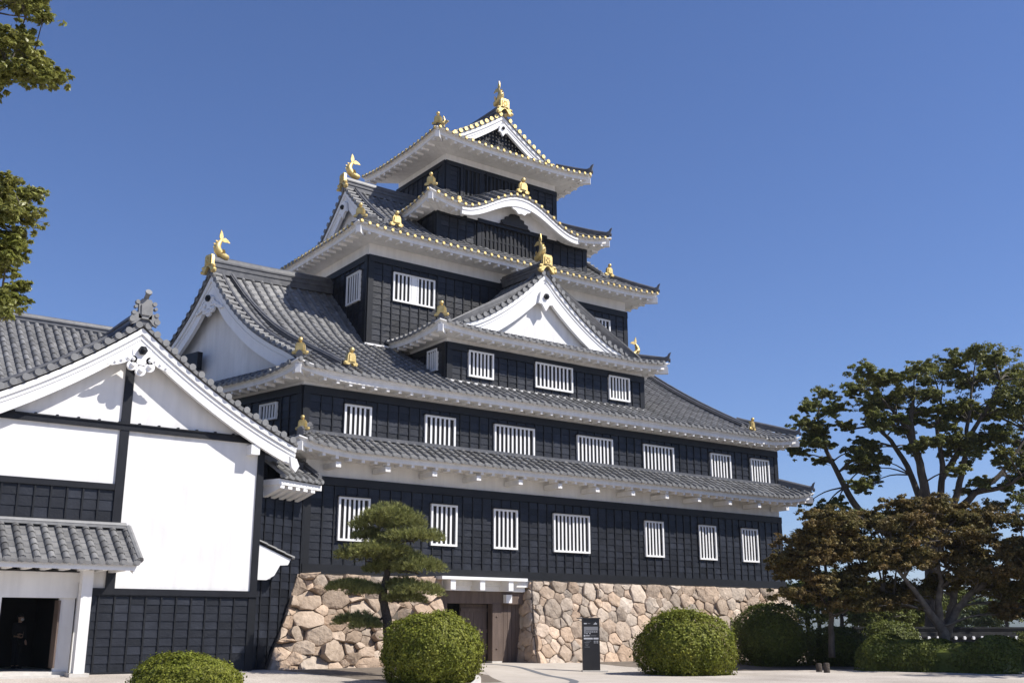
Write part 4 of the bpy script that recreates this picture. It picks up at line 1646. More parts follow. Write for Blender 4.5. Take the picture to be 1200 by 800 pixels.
kp = [ground_pt(x, y, .03) for x, y in [(533, 790.5), (548, 791.5), (558, 794), (560, 799), (552, 806)]]
m.sweep(spline(kp, 14), [(-.09, -.05), (-.09, .09), (.09, .09), (.09, -.05)][::-1])
tag(m.build('kerb', M['kerb'], origin=kp[0]), 'short curved pale stone kerb at the foot of the clipped shrub beside the path', 'kerb')

q0 = CAM * V(1, 1, 0) + FW * 66
m = MB()
for k in range(24):
    a, b = -1600 + k * 140, -1600 + (k + 1) * 140
    m.add([q0 + RT * a + Z * .02, q0 + RT * b + Z * .02, q0 + RT * b * 3.2 + FW * 5200 + Z * .02, q0 + RT * a * 3.2 + FW * 5200 + Z * .02], [(0, 1, 2, 3)])
tag(m.build('far_land', M['hill']), 'dark green land beyond the garden wall', 'land', kind='structure')

# far hills
m = MB()
for k, (dist, h0, sd) in enumerate(((3200, 52, 2), (5200, 104, 5))):
    g = np.random.default_rng(sd)
    ph = g.uniform(0, 6.28, 6)
    aa = np.linspace(-.9, 1.5, 120)
    vs = []
    for a in aa:
        h = h0 * (.62 + .22 * math.sin(a * 7 + ph[0]) + .13 * math.sin(a * 17 + ph[1]) + .06 * math.sin(a * 41 + ph[2]) + .03 * math.sin(a * 93 + ph[3]))
        d = V(math.sin(YAW + a), math.cos(YAW + a), 0)
        for f, hh in ((-.16, -3), (-.08, h * .55), (0, h), (.12, -3)):
            q = CAM * V(1, 1, 0) + d * dist * (1 + f)
            q[2] = hh
            vs.append(q)
    m.add(vs, [[i * 4 + j, i * 4 + 4 + j, i * 4 + 5 + j, i * 4 + 1 + j] for i in range(119) for j in range(3)])
tag(m.build('hills', M['hill'], smooth='all'), 'low wooded hills far beyond the trees', 'hills', kind='structure')

# the air between here and the far hills
m = MB()
m.box((-7500, -7500, -1.2), (7500, 7500, 128))
hm = bpy.data.materials.new('haze')
hm.use_nodes = True
hn = hm.node_tree
hn.nodes.remove(hn.nodes['Principled BSDF'])
pv = hn.nodes.new('ShaderNodeVolumePrincipled')
pv.inputs['Color'].default_value = (.80, .86, .95, 1)
pv.inputs['Density'].default_value = .00013
hn.links.new(pv.outputs[0], hn.nodes['Material Output'].inputs['Volume'])
tag(m.build('haze', hm), 'thin blue autumn haze over the far hills', 'haze', kind='stuff')

# ================================================================== foliage
def leaf_mesh(name, pos, nrm, size, material, parent=None, asp=.55, tint=None, hue=None, seed=0, fold=.25, origin=None):
    g = np.random.default_rng(seed)
    n = len(pos)
    nrm = nrm / (np.linalg.norm(nrm, axis=1, keepdims=True) + 1e-9)
    a = g.normal(size=(n, 3))
    a -= nrm * (a * nrm).sum(1, keepdims=True)
    a /= np.linalg.norm(a, axis=1, keepdims=True) + 1e-9
    b = np.cross(nrm, a)
    s = (size * g.uniform(.65, 1.3, n))[:, None]
    f = nrm * s * fold
    vs = np.stack([pos - a * s * .5, pos + b * s * asp * .5 + f * .5, pos + a * s * .5, pos - b * s * asp * .5 + f * .5], 1).reshape(-1, 3)
    off = np.array(parent['_o']) if parent is not None else (np.zeros(3) if origin is None else np.asarray(origin))
    me = bpy.data.meshes.new(name)
    me.vertices.add(4 * n)
    me.vertices.foreach_set('co', (vs - off).astype(np.float32).ravel())
    me.loops.add(4 * n)
    me.loops.foreach_set('vertex_index', np.arange(4 * n, dtype=np.int32))
    me.polygons.add(n)
    me.polygons.foreach_set('loop_start', np.arange(0, 4 * n, 4, dtype=np.int32))
    me.update(calc_edges=True)
    me.validate()
    for nm, d in (('tint', tint if tint is not None else g.beta(2, 2, n)), ('hue', hue if hue is not None else g.beta(1.2, 3, n))):
        at_ = me.attributes.new(nm, 'FLOAT', 'FACE')
        at_.data.foreach_set('value', np.asarray(d, np.float32))
    me.materials.append(material)
    o = bpy.data.objects.new(name, me)
    COL.objects.link(o)
    if parent is not None:
        o.parent = parent
        o['_o'] = parent['_o']
    elif origin is not None:
        o.location = off
    return o


def sphere_dirs(g, n):
    d = g.normal(size=(n, 3))
    return d / np.linalg.norm(d, axis=1, keepdims=True)


def lump(d, seed, amp):                    # smooth direction noise
    g = np.random.default_rng(seed)
    r = np.zeros(len(d))
    for k in range(7):
        f = sphere_dirs(g, 1)[0] * g.uniform(2, 7)
        r += np.sin(d @ f + g.uniform(0, 6.28)) / (1 + np.linalg.norm(f) * .25)
    return 1 + amp * r / 2.5


def bush(c, rx, ry, h, label, material, n=12000, leaf=.085, seed=0, amp=.05, group=None, name='clipped_shrub', cat='shrub', power=2.25, base=None):
    """Dome of small leaves over dense inner leaves on a few stems; c = base centre."""
    c = np.array([c[0], c[1], float(gz(c[0], c[1])) if base is None else base])
    o = thing(name, c, label, cat, group)
    g = np.random.default_rng(seed)
    d = sphere_dirs(g, n)
    d[:, 2] = np.where(d[:, 2] < -.86, -d[:, 2], d[:, 2])
    p = np.power(np.abs(d) ** power @ np.ones(3), -1 / power)[:, None] * d
    k = lump(d, seed + 1, amp)
    gf = np.random.default_rng(seed + 9)
    for f in (11, 17, 26):
        for _ in range(4):
            k = k + .011 * np.sin(d @ (sphere_dirs(gf, 1)[0] * f) + gf.uniform(0, 6.28))
    depth = 1 - np.abs(g.normal(0, .035, n)) + np.where(g.random(n) < .14, g.uniform(0, .10, n), 0)
    deep = g.random(n) < .25
    depth[deep] = g.uniform(.75, .96, deep.sum())
    sc = np.array([rx, ry, h * .60])
    pos = c + np.array([0, 0, h * .40]) + p * sc * (k * depth)[:, None]
    pos[:, 2] = np.maximum(pos[:, 2], c[2] + .02)
    nr = d / sc + g.normal(0, .42, (n, 3)) / sc.mean()
    leaf_mesh('leaves', pos, nr, leaf, material, o, asp=.62, seed=seed + 2)
    s = MB()
    for i in range(7):
        a = i * .9
        s.tube([c + V(.08 * math.cos(a), .08 * math.sin(a), 0), c + V(rx * .3 * math.cos(a), ry * .3 * math.sin(a), h * .35), c + V(rx * .6 * math.cos(a), ry * .6 * math.sin(a), h * .7)], [.05, .035, .015], 5)
    st = s.build('stems', M['bark'], o)
    core = MB()
    vs = []
    core.ball(c + V(0, 0, h * .40), V(rx, ry, h * .56) * .84, 20)
    core.build('inner_twigs', material, o, smooth='all')
    return o


def px_bush(px, py, rpx, top, label, material, flat=1., z=None, **k):
    p = ground_pt(px, py, .1 if z is None else z)
    q = at(px, py, 1)
    dist = (p - CAM) @ FW
    sc = FPX / (dist * math.cos(PITCH) + 0)  # px per metre, near enough
    rx = rpx / sc
    h = (py - top) / sc
    c = p + FW * rx * flat * .75            # py is where its front foot meets the ground
    return bush(c[:2], rx, rx * flat, h, label, material, **k), c, rx, h


px_bush(503, 797, 57, 716, 'large round clipped shrub in full sun beside the pine and the paved path', M['box'], seed=31, n=30000, leaf=.085, amp=.13)
px_bush(809, 788, 57, 717, 'round clipped shrub in full sun right of the black signboard', M['box'], seed=37, n=30000, leaf=.09, amp=.13)
px_bush(201, 822, 64, 764, 'low clipped shrub in front of the storehouse boards, cut by the bottom of the view', M['box'], seed=41, n=24000, leaf=.06, amp=.13)
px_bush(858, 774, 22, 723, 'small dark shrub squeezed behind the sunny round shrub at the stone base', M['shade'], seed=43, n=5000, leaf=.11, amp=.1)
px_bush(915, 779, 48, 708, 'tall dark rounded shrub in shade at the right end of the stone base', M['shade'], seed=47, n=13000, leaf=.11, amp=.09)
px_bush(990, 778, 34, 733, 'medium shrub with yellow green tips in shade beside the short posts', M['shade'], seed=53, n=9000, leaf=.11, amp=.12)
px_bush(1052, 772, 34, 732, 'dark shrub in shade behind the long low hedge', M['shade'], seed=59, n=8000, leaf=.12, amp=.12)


def hedge(p0, p1, depth, h, label, seed, n=16000):
    p0, p1 = np.array([*p0[:2], 0.]), np.array([*p1[:2], 0.])
    mid = (p0 + p1) / 2
    o = thing('low_hedge', mid, label, 'hedge')
    g = np.random.default_rng(seed)
    e = p1 - p0
    Lh = np.linalg.norm(e)
    e /= Lh
    nn = V(-e[1], e[0], 0)
    a = g.uniform(0, Lh, n)
    th = g.uniform(-.25, math.pi + .1, n)
    bumps = 1 + .10 * np.sin(a * 1.1 + 1) + .07 * np.sin(a * 2.7) + .04 * np.sin(a * 6.1 + 2)
    rr = bumps * (1 - np.abs(g.normal(0, .06, n)))
    cx, sz = np.sign(np.cos(th)) * np.abs(np.cos(th)) ** .7, np.sign(np.sin(th)) * np.abs(np.sin(th)) ** .7
    end = np.minimum(1, np.minimum(a, Lh - a) / 1.1 + .35) ** .5
    pos = p0 + e * a[:, None] + nn * (cx * depth * .5 * rr * end)[:, None] + Z * np.maximum(.02, h * .08 + sz * h * .92 * rr * end)[:, None]
    nr = nn * cx[:, None] + Z * sz[:, None] + g.normal(0, .5, (n, 3))
    leaf_mesh('leaves', pos, nr, .11, M['shade'], o, asp=.6, seed=seed)
    m = MB()
    m.sweep([p0 + e * .5, mid, p1 - e * .5], [(-depth * .42, 0), (-depth * .40, h * .6), (-depth * .2, h * .84), (depth * .2, h * .84), (depth * .40, h * .6), (depth * .42, 0)][::-1])
    m.build('inner_twigs', M['shade'], o)
    return o


ha, hb_ = ground_pt(1036, 786), ground_pt(1240, 791)
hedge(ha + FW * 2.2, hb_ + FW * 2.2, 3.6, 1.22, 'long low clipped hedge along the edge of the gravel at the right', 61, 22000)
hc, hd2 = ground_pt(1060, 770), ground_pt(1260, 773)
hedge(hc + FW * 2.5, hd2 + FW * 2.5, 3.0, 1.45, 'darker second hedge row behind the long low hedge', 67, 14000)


def branchy(mb, pts, r0, r1, n=7, wob=.0, seed=0):
    c = spline(pts, max(8, 4 * len(pts)))
    g = np.random.default_rng(seed)
    c[1:-1] += g.normal(0, wob, (len(c) - 2, 3))
    mb.tube(c, np.linspace(r0, r1, len(c)) ** 1.0, n)
    return c


def tree(name, base, label, limbs, clumps, dist, material, bark, seed, per=420, leaf=.15, spread=1.0, r_trunk=.35, dvar=2.5, cat='tree', twig=True, asp=.5, group=None, flat=.7, grow=1.25, tw=1.):
    """limbs: list of pixel polylines with radii; clumps: (px, py, radius px). Depth is spread about the trunk's distance."""
    g = np.random.default_rng(seed)
    o = thing(name, base, label, cat, group)
    sc = math.cos(PITCH) * dist / FPX
    def P(x, y, dd=0):
        return at(x, y, dist + dd)
    cc = []
    for (x, y, r) in clumps:
        cc.append((P(x, y, g.uniform(-dvar, dvar)), r * sc * grow))
    tm = MB()
    ends = []
    for k, (pts, r0, r1) in enumerate(limbs):
        dd = g.uniform(-dvar, dvar) * .7
        q = [P(x, y, dd * (i / max(1, len(pts) - 1)) ** 1.0) for i, (x, y) in enumerate(pts)]
        c = branchy(tm, q, r0, r1, 8, .02, seed + k)
        ends += [c[j] for j in range(len(c) // 3, len(c), 2)]
    ends = np.array(ends)
    if twig:
        for c, r in cc:
            d = np.linalg.norm(ends - c, axis=1) + 3 * np.maximum(0, ends[:, 2] - c[2])
            s = ends[np.argmin(d)]
            mid = (s + c) / 2 + V(0, 0, .08) * np.linalg.norm(c - s)
            tm.tube(spline([s, mid, c], 7), np.linspace(.055, .02, 7) * tw, 5)
            for j in range(4):
                e = c + sphere_dirs(g, 1)[0] * r * V(.9, .9, .55)
                tm.tube([mid * .3 + c * .7, (c + e) / 2, e], V(.022, .016, .008) * tw, 4)
    tr = tm.build('trunk', bark, o, smooth='all')
    pos, nr, ti, hu = [], [], [], []
    for c, r in cc:
        # each clump is a handful of sprays: shells with open space between them
        ns = max(6, int(40 * spread))
        h0 = g.beta(1.2, 2.2)
        for j in range(ns):
            d0 = sphere_dirs(g, 1)[0]
            d0[2] = d0[2] if d0[2] > -.5 else -d0[2] * .6
            s = c + d0 * V(1, 1, flat) * r * g.uniform(.2, 1.2)
            n = int(per / ns * g.uniform(.4, 1.6))
            d = sphere_dirs(g, n)
            rs = r * g.uniform(.13, .30)
            pos.append(s + d * V(1, 1, .55) * rs * (g.random((n, 1)) ** .45))
            nr.append(d * .7 + V(0, 0, .8) + g.normal(0, .5, (n, 3)))
            ti.append(np.clip(g.normal(.5, .22, n), 0, 1))
            hu.append(np.clip(h0 + g.normal(0, .18, n), 0, 1))
    leaf_mesh('crown', np.vstack(pos), np.vstack(nr), leaf, material, o, asp=asp, tint=np.concatenate(ti), hue=np.concatenate(hu), seed=seed)
    return o


# tall camphor tree beyond the right end of the keep
DC = 62
camphor_clumps = [(1146, 414, 20), (1128, 420, 17), (1165, 424, 20), (1186, 444, 22), (1204, 452, 24), (1014, 438, 15), (1004, 456, 15), (1030, 452, 17), (1050, 446, 15), (1072, 438, 15), (1090, 432, 15), (1105, 444, 17),
                  (1062, 466, 18), (1040, 476, 16), (1018, 474, 14), (1088, 466, 16), (966, 464, 13), (950, 478, 13), (972, 484, 12), (942, 498, 12), (960, 506, 13), (984, 478, 9), (990, 500, 10), (934, 532, 10), (948, 520, 10), (962, 542, 10),
                  (1012, 536, 12), (1002, 552, 10), (1020, 566, 12), (1034, 540, 10), (1008, 574, 9), (1130, 452, 18), (1152, 446, 18), (1172, 466, 18), (1126, 478, 15), (1146, 484, 14), (1188, 486, 19), (1206, 500, 22),
                  (1186, 520, 17), (1170, 508, 13), (1204, 538, 20), (1122, 512, 13), (1104, 494, 13), (1076, 496, 12), (1056, 506, 12), (1036, 502, 11), (1094, 520, 11), (1136, 534, 11), (1122, 552, 10), (1070, 526, 10), (1152, 566, 9), (1196, 566, 16),
                  (980, 592, 12), (964, 598, 10), (944, 590, 8), (996, 606, 12), (1210, 590, 20), (1230, 520, 24), (1240, 470, 24), (1240, 560, 24), (1265, 500, 26), (1265, 545, 26)]
gx_ = np.random.default_rng(77)
for (cx, cy, rx, ry, n) in ((1040, 470, 50, 30, 8), (1085, 480, 40, 40, 8), (1150, 480, 40, 50, 10), (1195, 520, 30, 60, 9), (955, 510, 26, 36, 6), (1010, 550, 26, 26, 5), (1100, 540, 40, 24, 6), (1140, 430, 30, 20, 5), (1170, 575, 40, 14, 5), (1060, 455, 50, 20, 8), (1120, 500, 50, 30, 9), (1020, 520, 40, 30, 7), (1190, 460, 30, 30, 6)):
    for _ in range(n):
        q_, a_ = gx_.uniform(0, 1) ** .5, gx_.uniform(0, 6.28)
        camphor_clumps.append((cx + rx * q_ * math.cos(a_), cy + ry * q_ * math.sin(a_), gx_.uniform(7, 12)))
tree('camphor_tree', at(1096, 736, DC) * V(1, 1, 0), 'tall spreading evergreen tree with several forking trunks beyond the right end of the keep',
     [([(1094, 760), (1092, 660), (1088, 600), (1078, 545), (1068, 500), (1072, 455)], .46, .07),
      ([(1090, 640), (1080, 590), (1062, 545), (1040, 512), (1020, 500), (990, 505)], .25, .04),
      ([(1092, 650), (1102, 590), (1104, 540), (1098, 500), (1104, 460)], .27, .05),
      ([(1098, 650), (1118, 590), (1130, 540), (1134, 490), (1142, 440)], .26, .05),
      ([(1106, 620), (1140, 580), (1168, 560), (1190, 530), (1210, 500)], .24, .05),
      ([(1104, 560), (1130, 520), (1155, 480), (1172, 446)], .2, .04),
      ([(1060, 640), (1010, 600), (985, 560), (970, 530), (960, 500), (958, 476)], .26, .04),
      ([(1078, 545), (1060, 500), (1036, 470), (1018, 450)], .16, .03),
      ([(1145, 576), (1180, 568), (1220, 540)], .18, .04)],
     camphor_clumps, DC, M['camphor'], M['bark'], 71, per=1900, leaf=.16, dvar=3.2, grow=1.35)

# maples in front of it
DM = 47
maple_clumps = []
gm_ = np.random.default_rng(5)
def fill(cl, cx, cy, rx, ry, n, r0, r1, g):
    for _ in range(n):
        a, q = g.uniform(0, 6.28), g.uniform(0, 1) ** .5
        cl.append((cx + rx * q * math.cos(a), cy + ry * q * math.sin(a), g.uniform(r0, r1)))
for (cx, cy, rx, ry, n) in ((1075, 605, 62, 16, 16), (1060, 625, 80, 20, 16), (1110, 640, 90, 26, 18), (1165, 612, 45, 18, 10), (1180, 650, 50, 30, 14), (1050, 660, 60, 16, 10), (1140, 680, 50, 12, 6), (1195, 690, 30, 14, 6), (1040, 702, 40, 12, 6), (1180, 712, 30, 10, 5), (1010, 712, 40, 8, 5), (1060, 690, 34, 10, 4), (1230, 640, 40, 40, 12)):
    fill(maple_clumps, cx, cy, rx, ry, n, 12, 20, gm_)
bM = at(1105, 742, DM)
tree('maple_tree', V(bM[0], bM[1], 0), 'broad low maple turning russet with spreading forked trunks over the long hedge',
     [([(1106, 775), (1106, 742), (1090, 718), (1070, 690), (1040, 650)], .26, .05), ([(1106, 745), (1100, 715), (1102, 680), (1096, 640)], .22, .05),
      ([(1107, 745), (1116, 712), (1122, 680), (1140, 640)], .24, .05), ([(1108, 742), (1128, 705), (1160, 680), (1200, 660)], .2, .04), ([(1086, 712), (1060, 700), (1030, 690)], .1, .03)],
     maple_clumps, DM, M['maple'], M['palebark'], 83, per=1500, leaf=.115, dvar=2.2, flat=.5, asp=.75, grow=1.45)
cl2 = []
for (cx, cy, rx, ry, n) in ((985, 620, 40, 16, 10), (960, 640, 44, 18, 12), (1000, 650, 44, 20, 12), (945, 668, 34, 14, 8), (990, 680, 40, 12, 7), (970, 605, 22, 8, 4), (925, 655, 14, 12, 3), (950, 695, 30, 9, 5), (1000, 702, 30, 8, 4)):
    fill(cl2, cx, cy, rx, ry, n, 11, 18, gm_)
bN = at(976, 738, 46)
tree('maple_tree', V(bN[0], bN[1], 0), 'smaller maple turning russet with a thin dark trunk at the right corner of the keep',
     [([(975, 770), (974, 730), (972, 700), (968, 660), (975, 625)], .14, .03), ([(973, 715), (955, 690), (935, 665)], .07, .02), ([(973, 712), (995, 690), (1015, 660)], .07, .02), ([(974, 722), (1000, 712), (1020, 700)], .06, .02)],
     cl2, 46, M['maple'], M['bark'], 89, per=1500, leaf=.115, dvar=1.5, flat=.5, asp=.75, grow=1.45)

# dense trees between and beyond, filling the low gap right of the keep
for k, (px, d, top, rx, lab) in enumerate(((985, 68, 668, 40, 'dark bushy tree filling the gap under the two maples'), (1040, 72, 672, 40, 'dark bushy tree just left of the forked maple trunks'),
                                           (1178, 76, 690, 30, 'dark bushy tree at the far right behind the garden wall'),
                                           (1100, 80, 672, 36, 'dark bushy tree seen through the fork of the broad maple'), (1225, 80, 680, 34, 'dark bushy tree half cut by the right edge of the view'),
                                           (958, 72, 664, 30, 'dark bushy tree close to the keep, behind the thin maple trunk'), (1015, 70, 690, 46, 'dark bushy tree in the shaded gap behind the smaller maple'), (1075, 74, 705, 34, 'dark bushy tree behind the trunks of the broad maple'),
                                           (945, 66, 680, 34, 'dark bushy tree just past the right corner of the stone base'), (1150, 110, 706, 24, 'sunlit light green tree beyond the tile capped garden wall'), (1126, 118, 700, 18, 'second sunlit tree beyond the garden wall, close behind the maple trunks'))):
    cl = []
    fill(cl, px, (top + 735) / 2, rx, (735 - top) / 2, 14, 9, 15, gm_)
    b = at(px, 736, d)
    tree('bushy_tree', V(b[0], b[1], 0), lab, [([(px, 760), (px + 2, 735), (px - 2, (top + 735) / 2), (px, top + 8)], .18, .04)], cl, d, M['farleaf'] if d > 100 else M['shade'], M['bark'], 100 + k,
         per=600, leaf=.2 if d < 100 else .3, dvar=2, grow=1.4)

# garden wall with tile cap at the far right
wa, wb = at(1000, 738, 58) * V(1, 1, 0), at(1290, 740, 64) * V(1, 1, 0)
gwall = thing('garden_wall', (wa + wb) / 2, 'low garden wall with a rounded tile cap, coloured dark as if in tree shade, beyond the hedge at the right', 'wall')
ew = unit(wb - wa)
nw = V(ew[1], -ew[0], 0)
Lw = np.linalg.norm(wb - wa)
m = MB()
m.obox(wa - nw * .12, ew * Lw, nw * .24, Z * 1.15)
m.build('wall', M['beam'], gwall)  # beam black puts the tree shade into the wall's colour
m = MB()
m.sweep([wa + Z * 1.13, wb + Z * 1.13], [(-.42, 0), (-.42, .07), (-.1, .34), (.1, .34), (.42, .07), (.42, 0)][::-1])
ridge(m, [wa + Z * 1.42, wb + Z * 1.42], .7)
cp_ = m.build('tile_cap', M['shadetile'], gwall)
m = MB()
for a in np.arange(.3, Lw, .6):
    p = wa + ew * a + nw * .42 + Z * 1.13
    m.cyl(p - nw * .05, p + nw * .05, .095, 10)
m.build('tile_ends', M['trim'], cp_)

# near branches hanging in at the top left, from a tree standing just out of view
DN = 13.5
near_clumps = []
gn = np.random.default_rng(9)
for (cx, cy, rx, ry, n) in ((10, 20, 45, 24, 10), (20, 60, 38, 22, 9), (34, 92, 34, 16, 7), (0, 100, 24, 20, 4), (62, 98, 10, 6, 2), (14, 232, 28, 18, 7), (26, 258, 24, 20, 6), (4, 285, 24, 22, 5), (14, 305, 14, 14, 3), (8, 344, 14, 14, 4), (2, 365, 10, 10, 2),
                            (-60, 60, 60, 60, 16), (-50, 250, 50, 60, 14), (-120, 150, 60, 120, 18), (-60, -60, 90, 60, 16)):
    fill(near_clumps, cx, cy, rx, ry, n, 11, 17, gn)
bT = at(-230, 736, DN)
tree('camphor_tree', V(bT[0], bT[1], 0), 'leafy branches of a nearer evergreen tree reaching in at the top left corner',
     [([(-230, 800), (-232, 600), (-226, 400), (-210, 200), (-180, 40), (-150, -120)], .30, .10), ([(-222, 330), (-150, 300), (-70, 275), (-10, 262), (40, 250)], .055, .008),
      ([(-214, 250), (-150, 170), (-80, 110), (-20, 80), (50, 96)], .055, .008), ([(-190, 80), (-120, 30), (-50, 10), (30, 20)], .05, .008), ([(-90, 285), (-40, 330), (0, 345), (10, 358)], .025, .006)],
     near_clumps, DN, M['nearleaf'], M['bark'], 97, per=560, leaf=.085, dvar=.6, asp=.42, spread=.8, flat=.95, grow=1.3, tw=.25)

# trees out of view on the right: their shade falls over the shrubs and the hedge
for k, (dx, dd, hh, lab) in enumerate(((1372, 41, 10.5, 'tall evergreen tree standing outside the right edge of the view'), (1352, 46, 11.5, 'second and taller evergreen tree outside the right edge of the view'), (1480, 43, 12, 'third evergreen tree outside the right edge, farthest from the keep'))):
    b = at(dx, 736, dd)
    cl = []
    s_ = FPX / dd / math.cos(PITCH)
    fill(cl, dx, 736 - hh * .62 * s_, 4.2 * s_, hh * .36 * s_, 46, 18, 30, gm_)
    tree('camphor_tree', V(b[0], b[1], 0), lab, [([(dx, 780), (dx + 4, 736 - 3 * s_), (dx - 6, 736 - hh * .6 * s_), (dx, 736 - hh * .9 * s_)], .35, .06)], cl, dd, M['camphor'], M['bark'], 140 + k, per=330, leaf=.24, dvar=4)

# pruned pine in front of the stone base
DP = 37.5
bP = at(457, 768, DP)
pine = thing('pruned_pine', V(bP[0], bP[1], float(gz(bP[0], bP[1]))), 'small pruned pine with flat cloud shaped pads in front of the stone base', 'tree')
scp = DP * math.cos(PITCH) / FPX
m = MB()
zt_ = lambda pts, dd=None: [at(x, y, DP + (dd[i] if dd else 0)) for i, (x, y) in enumerate(pts)]
branchy(m, zt_([(456, 780), (455, 745), (453, 722), (449, 700), (452, 680), (458, 655), (464, 630), (460, 612)]), .20, .05, 10, .01, 3)
for pts, r in (([(451, 696), (438, 692), (418, 694)], .075), ([(450, 702), (468, 704), (486, 700)], .075), ([(455, 668), (440, 660), (428, 656)], .06), ([(457, 664), (474, 668), (492, 672)], .06),
               ([(462, 636), (476, 634), (486, 633)], .05), ([(460, 640), (446, 632), (436, 630)], .05), ([(452, 722), (438, 728), (424, 732)], .05)):
    branchy(m, zt_(pts, [0, -.2, -.35] if pts[-1][0] > 455 else [0, .2, .1]), r, .02, 6, .01, 4)
tr = m.build('trunk', M['pinebark'], pine, smooth='all')
pads = [(457, 606, 27, 13, 0), (440, 616, 24, 12, .2), (472, 615, 22, 12, -.2), (484, 631, 30, 10, -.3), (432, 630, 18, 9, .2), (420, 652, 24, 11, 0), (446, 648, 30, 13, -.4), (468, 658, 24, 12, .3), (492, 667, 26, 13, -.3), (455, 668, 26, 9, .5),
        (413, 689, 27, 9, .1), (430, 694, 18, 8, -.2), (488, 694, 27, 11, -.3), (466, 688, 20, 9, .4), (474, 703, 20, 8, 0), (416, 729, 23, 9, .1), (430, 734, 16, 8, -.2)]
g = np.random.default_rng(12)
vs, tints = [], []
for (x, y, rx, ry, dd) in pads:
    c = at(x, y, DP + dd)
    R3 = V(rx * scp * 1.2, rx * scp * 1.1, ry * scp * 1.2)
    nt = int(700 * rx / 24)
    d = sphere_dirs(g, nt)
    d[:, 2] = np.where(d[:, 2] < -.25, np.abs(d[:, 2]) * .6, d[:, 2])
    rr = g.uniform(.55, 1.05, nt)[:, None]
    k = lump(d, int(x), .22)[:, None]
    P = c + d * R3 * rr * k
    up = d * V(.8, .8, .6) + V(0, 0, .75) + g.normal(0, .25, (nt, 3))
    up /= np.linalg.norm(up, axis=1, keepdims=True)
    tt_ = np.clip(g.normal(.5, .25, nt), 0, 1)
    for j in range(13):
        q = up + g.normal(0, .42, (nt, 3))
        q /= np.linalg.norm(q, axis=1, keepdims=True)
        s = np.cross(q, g.normal(size=(nt, 3)))
        s /= np.linalg.norm(s, axis=1, keepdims=True)
        ln_ = g.uniform(.10, .17, (nt, 1))
        vs.append(np.stack([P - s * .008, P + s * .008, P + q * ln_ + s * .002, P + q * ln_ - s * .002], 1))
        tints.append(tt_)
vs = np.concatenate(vs).reshape(-1, 3)
n = len(vs) // 4
me = bpy.data.meshes.new('needles')
me.vertices.add(4 * n)
me.vertices.foreach_set('co', (vs - np.array(pine['_o'])).astype(np.float32).ravel())
me.loops.add(4 * n)
me.loops.foreach_set('vertex_index', np.arange(4 * n, dtype=np.int32))
me.polygons.add(n)
me.polygons.foreach_set('loop_start', np.arange(0, 4 * n, 4, dtype=np.int32))
me.update(calc_edges=True)
me.validate()
a_ = me.attributes.new('tint', 'FLOAT', 'FACE')
a_.data.foreach_set('value', np.concatenate(tints).astype(np.float32))
a_ = me.attributes.new('hue', 'FLOAT', 'FACE')
a_.data.foreach_set('value', g.beta(1, 3, n).astype(np.float32))
me.materials.append(M['pine'])
po = bpy.data.objects.new('crown', me)
COL.objects.link(po)
po.parent = pine

# ================================================================== signboard, posts
sp0 = ground_pt(693, 783, .15)
sgn = thing('signboard', V(sp0[0], sp0[1], float(gz(sp0[0], sp0[1]))), 'slim upright black information board with pale printed lines standing before the stone base', 'sign')
sd = unit(RT + FW * .10)
sn = V(sd[1], -sd[0], 0)
if sn @ FW > 0:
    sn = -sn
b0 = np.array(sgn['_o'])
m = MB()
m.obox(b0 - sd * .33 - sn * .07, sd * .66, sn * .14, Z * 1.93)
m.build('panel', M['signblack'], sgn)
m = MB()
m.obox(b0 - sd * .52 - sn * .10 + Z * 1.932, sd * .88, sn * .20, Z * .035)
m.build('cap', M['signblack'], sgn)
m = MB()
m.obox(b0 - sd * .36 - sn * .16 - Z * .05, sd * .95, sn * .36, Z * .10)
m.build('foot_slab', M['kerb'], sgn)
m1, m2 = MB(), MB()
def strip(mb, x0, x1, z0, z1):
    mb.obox(b0 + sd * x0 + sn * .072 + Z * z0, sd * (x1 - x0), sn * .004, Z * (z1 - z0))
strip(m2, -.27, .27, 1.50, 1.64)
strip(m2, -.27, -.20, 1.38, 1.50)
for i in range(6):
    strip(m1, -.18 + i * .075, -.13 + i * .075, 1.435, 1.465)
for i in range(2):
    strip(m1, -.18 + i * .11, -.13 + i * .11, 1.37, 1.40)
strip(m1, -.28, -.22, 1.28, 1.34)
strip(m1, -.20, -.06, 1.295, 1.325)
strip(m2, -.04, .20, 1.30, 1.315)
strip(m1, -.28, .06, 1.175, 1.235)
strip(m1, .09, .28, 1.175, 1.235)
for i, (a, b) in enumerate(((-.20, .0), (-.26, -.06), (-.24, -.10), (-.22, -.12), (-.26, -.06))):
    strip(m2, a, b, 1.11 - i * .055, 1.125 - i * .055)
for i in range(2):
    strip(m1, .10, .17, 1.10 - i * .06, 1.12 - i * .06)
    strip(m1, .20, .27, 1.10 - i * .06, 1.12 - i * .06)
strip(m1, -.27, -.16, 1.735, 1.775)
strip(m2, -.13, -.02, 1.745, 1.765)
for i, hgt in enumerate((.03, .055, .08, .05)):
    strip(m1, .10 + i * .035, .128 + i * .035, 1.72, 1.72 + hgt)
m1.build('print', M['signtext'], sgn)
m2.build('grey_print', M['signgrey'], sgn)
for k, (x, y, h, lab) in enumerate(((960, 786, .30, 'short dark wooden post at the shrub edge, left of the pair'), (969, 787, .34, 'short dark wooden post at the shrub edge, right of the pair'))):
    p = ground_pt(x, y, .02)
    m = MB()
    m.tube([p - Z * .05, p + Z * h * .9, p + Z * h], [.12, .115, .09], 10)
    tag(m.build('short_post', M['pinebark'], smooth=40, origin=p), lab, 'post', 'short posts by the shrubs')

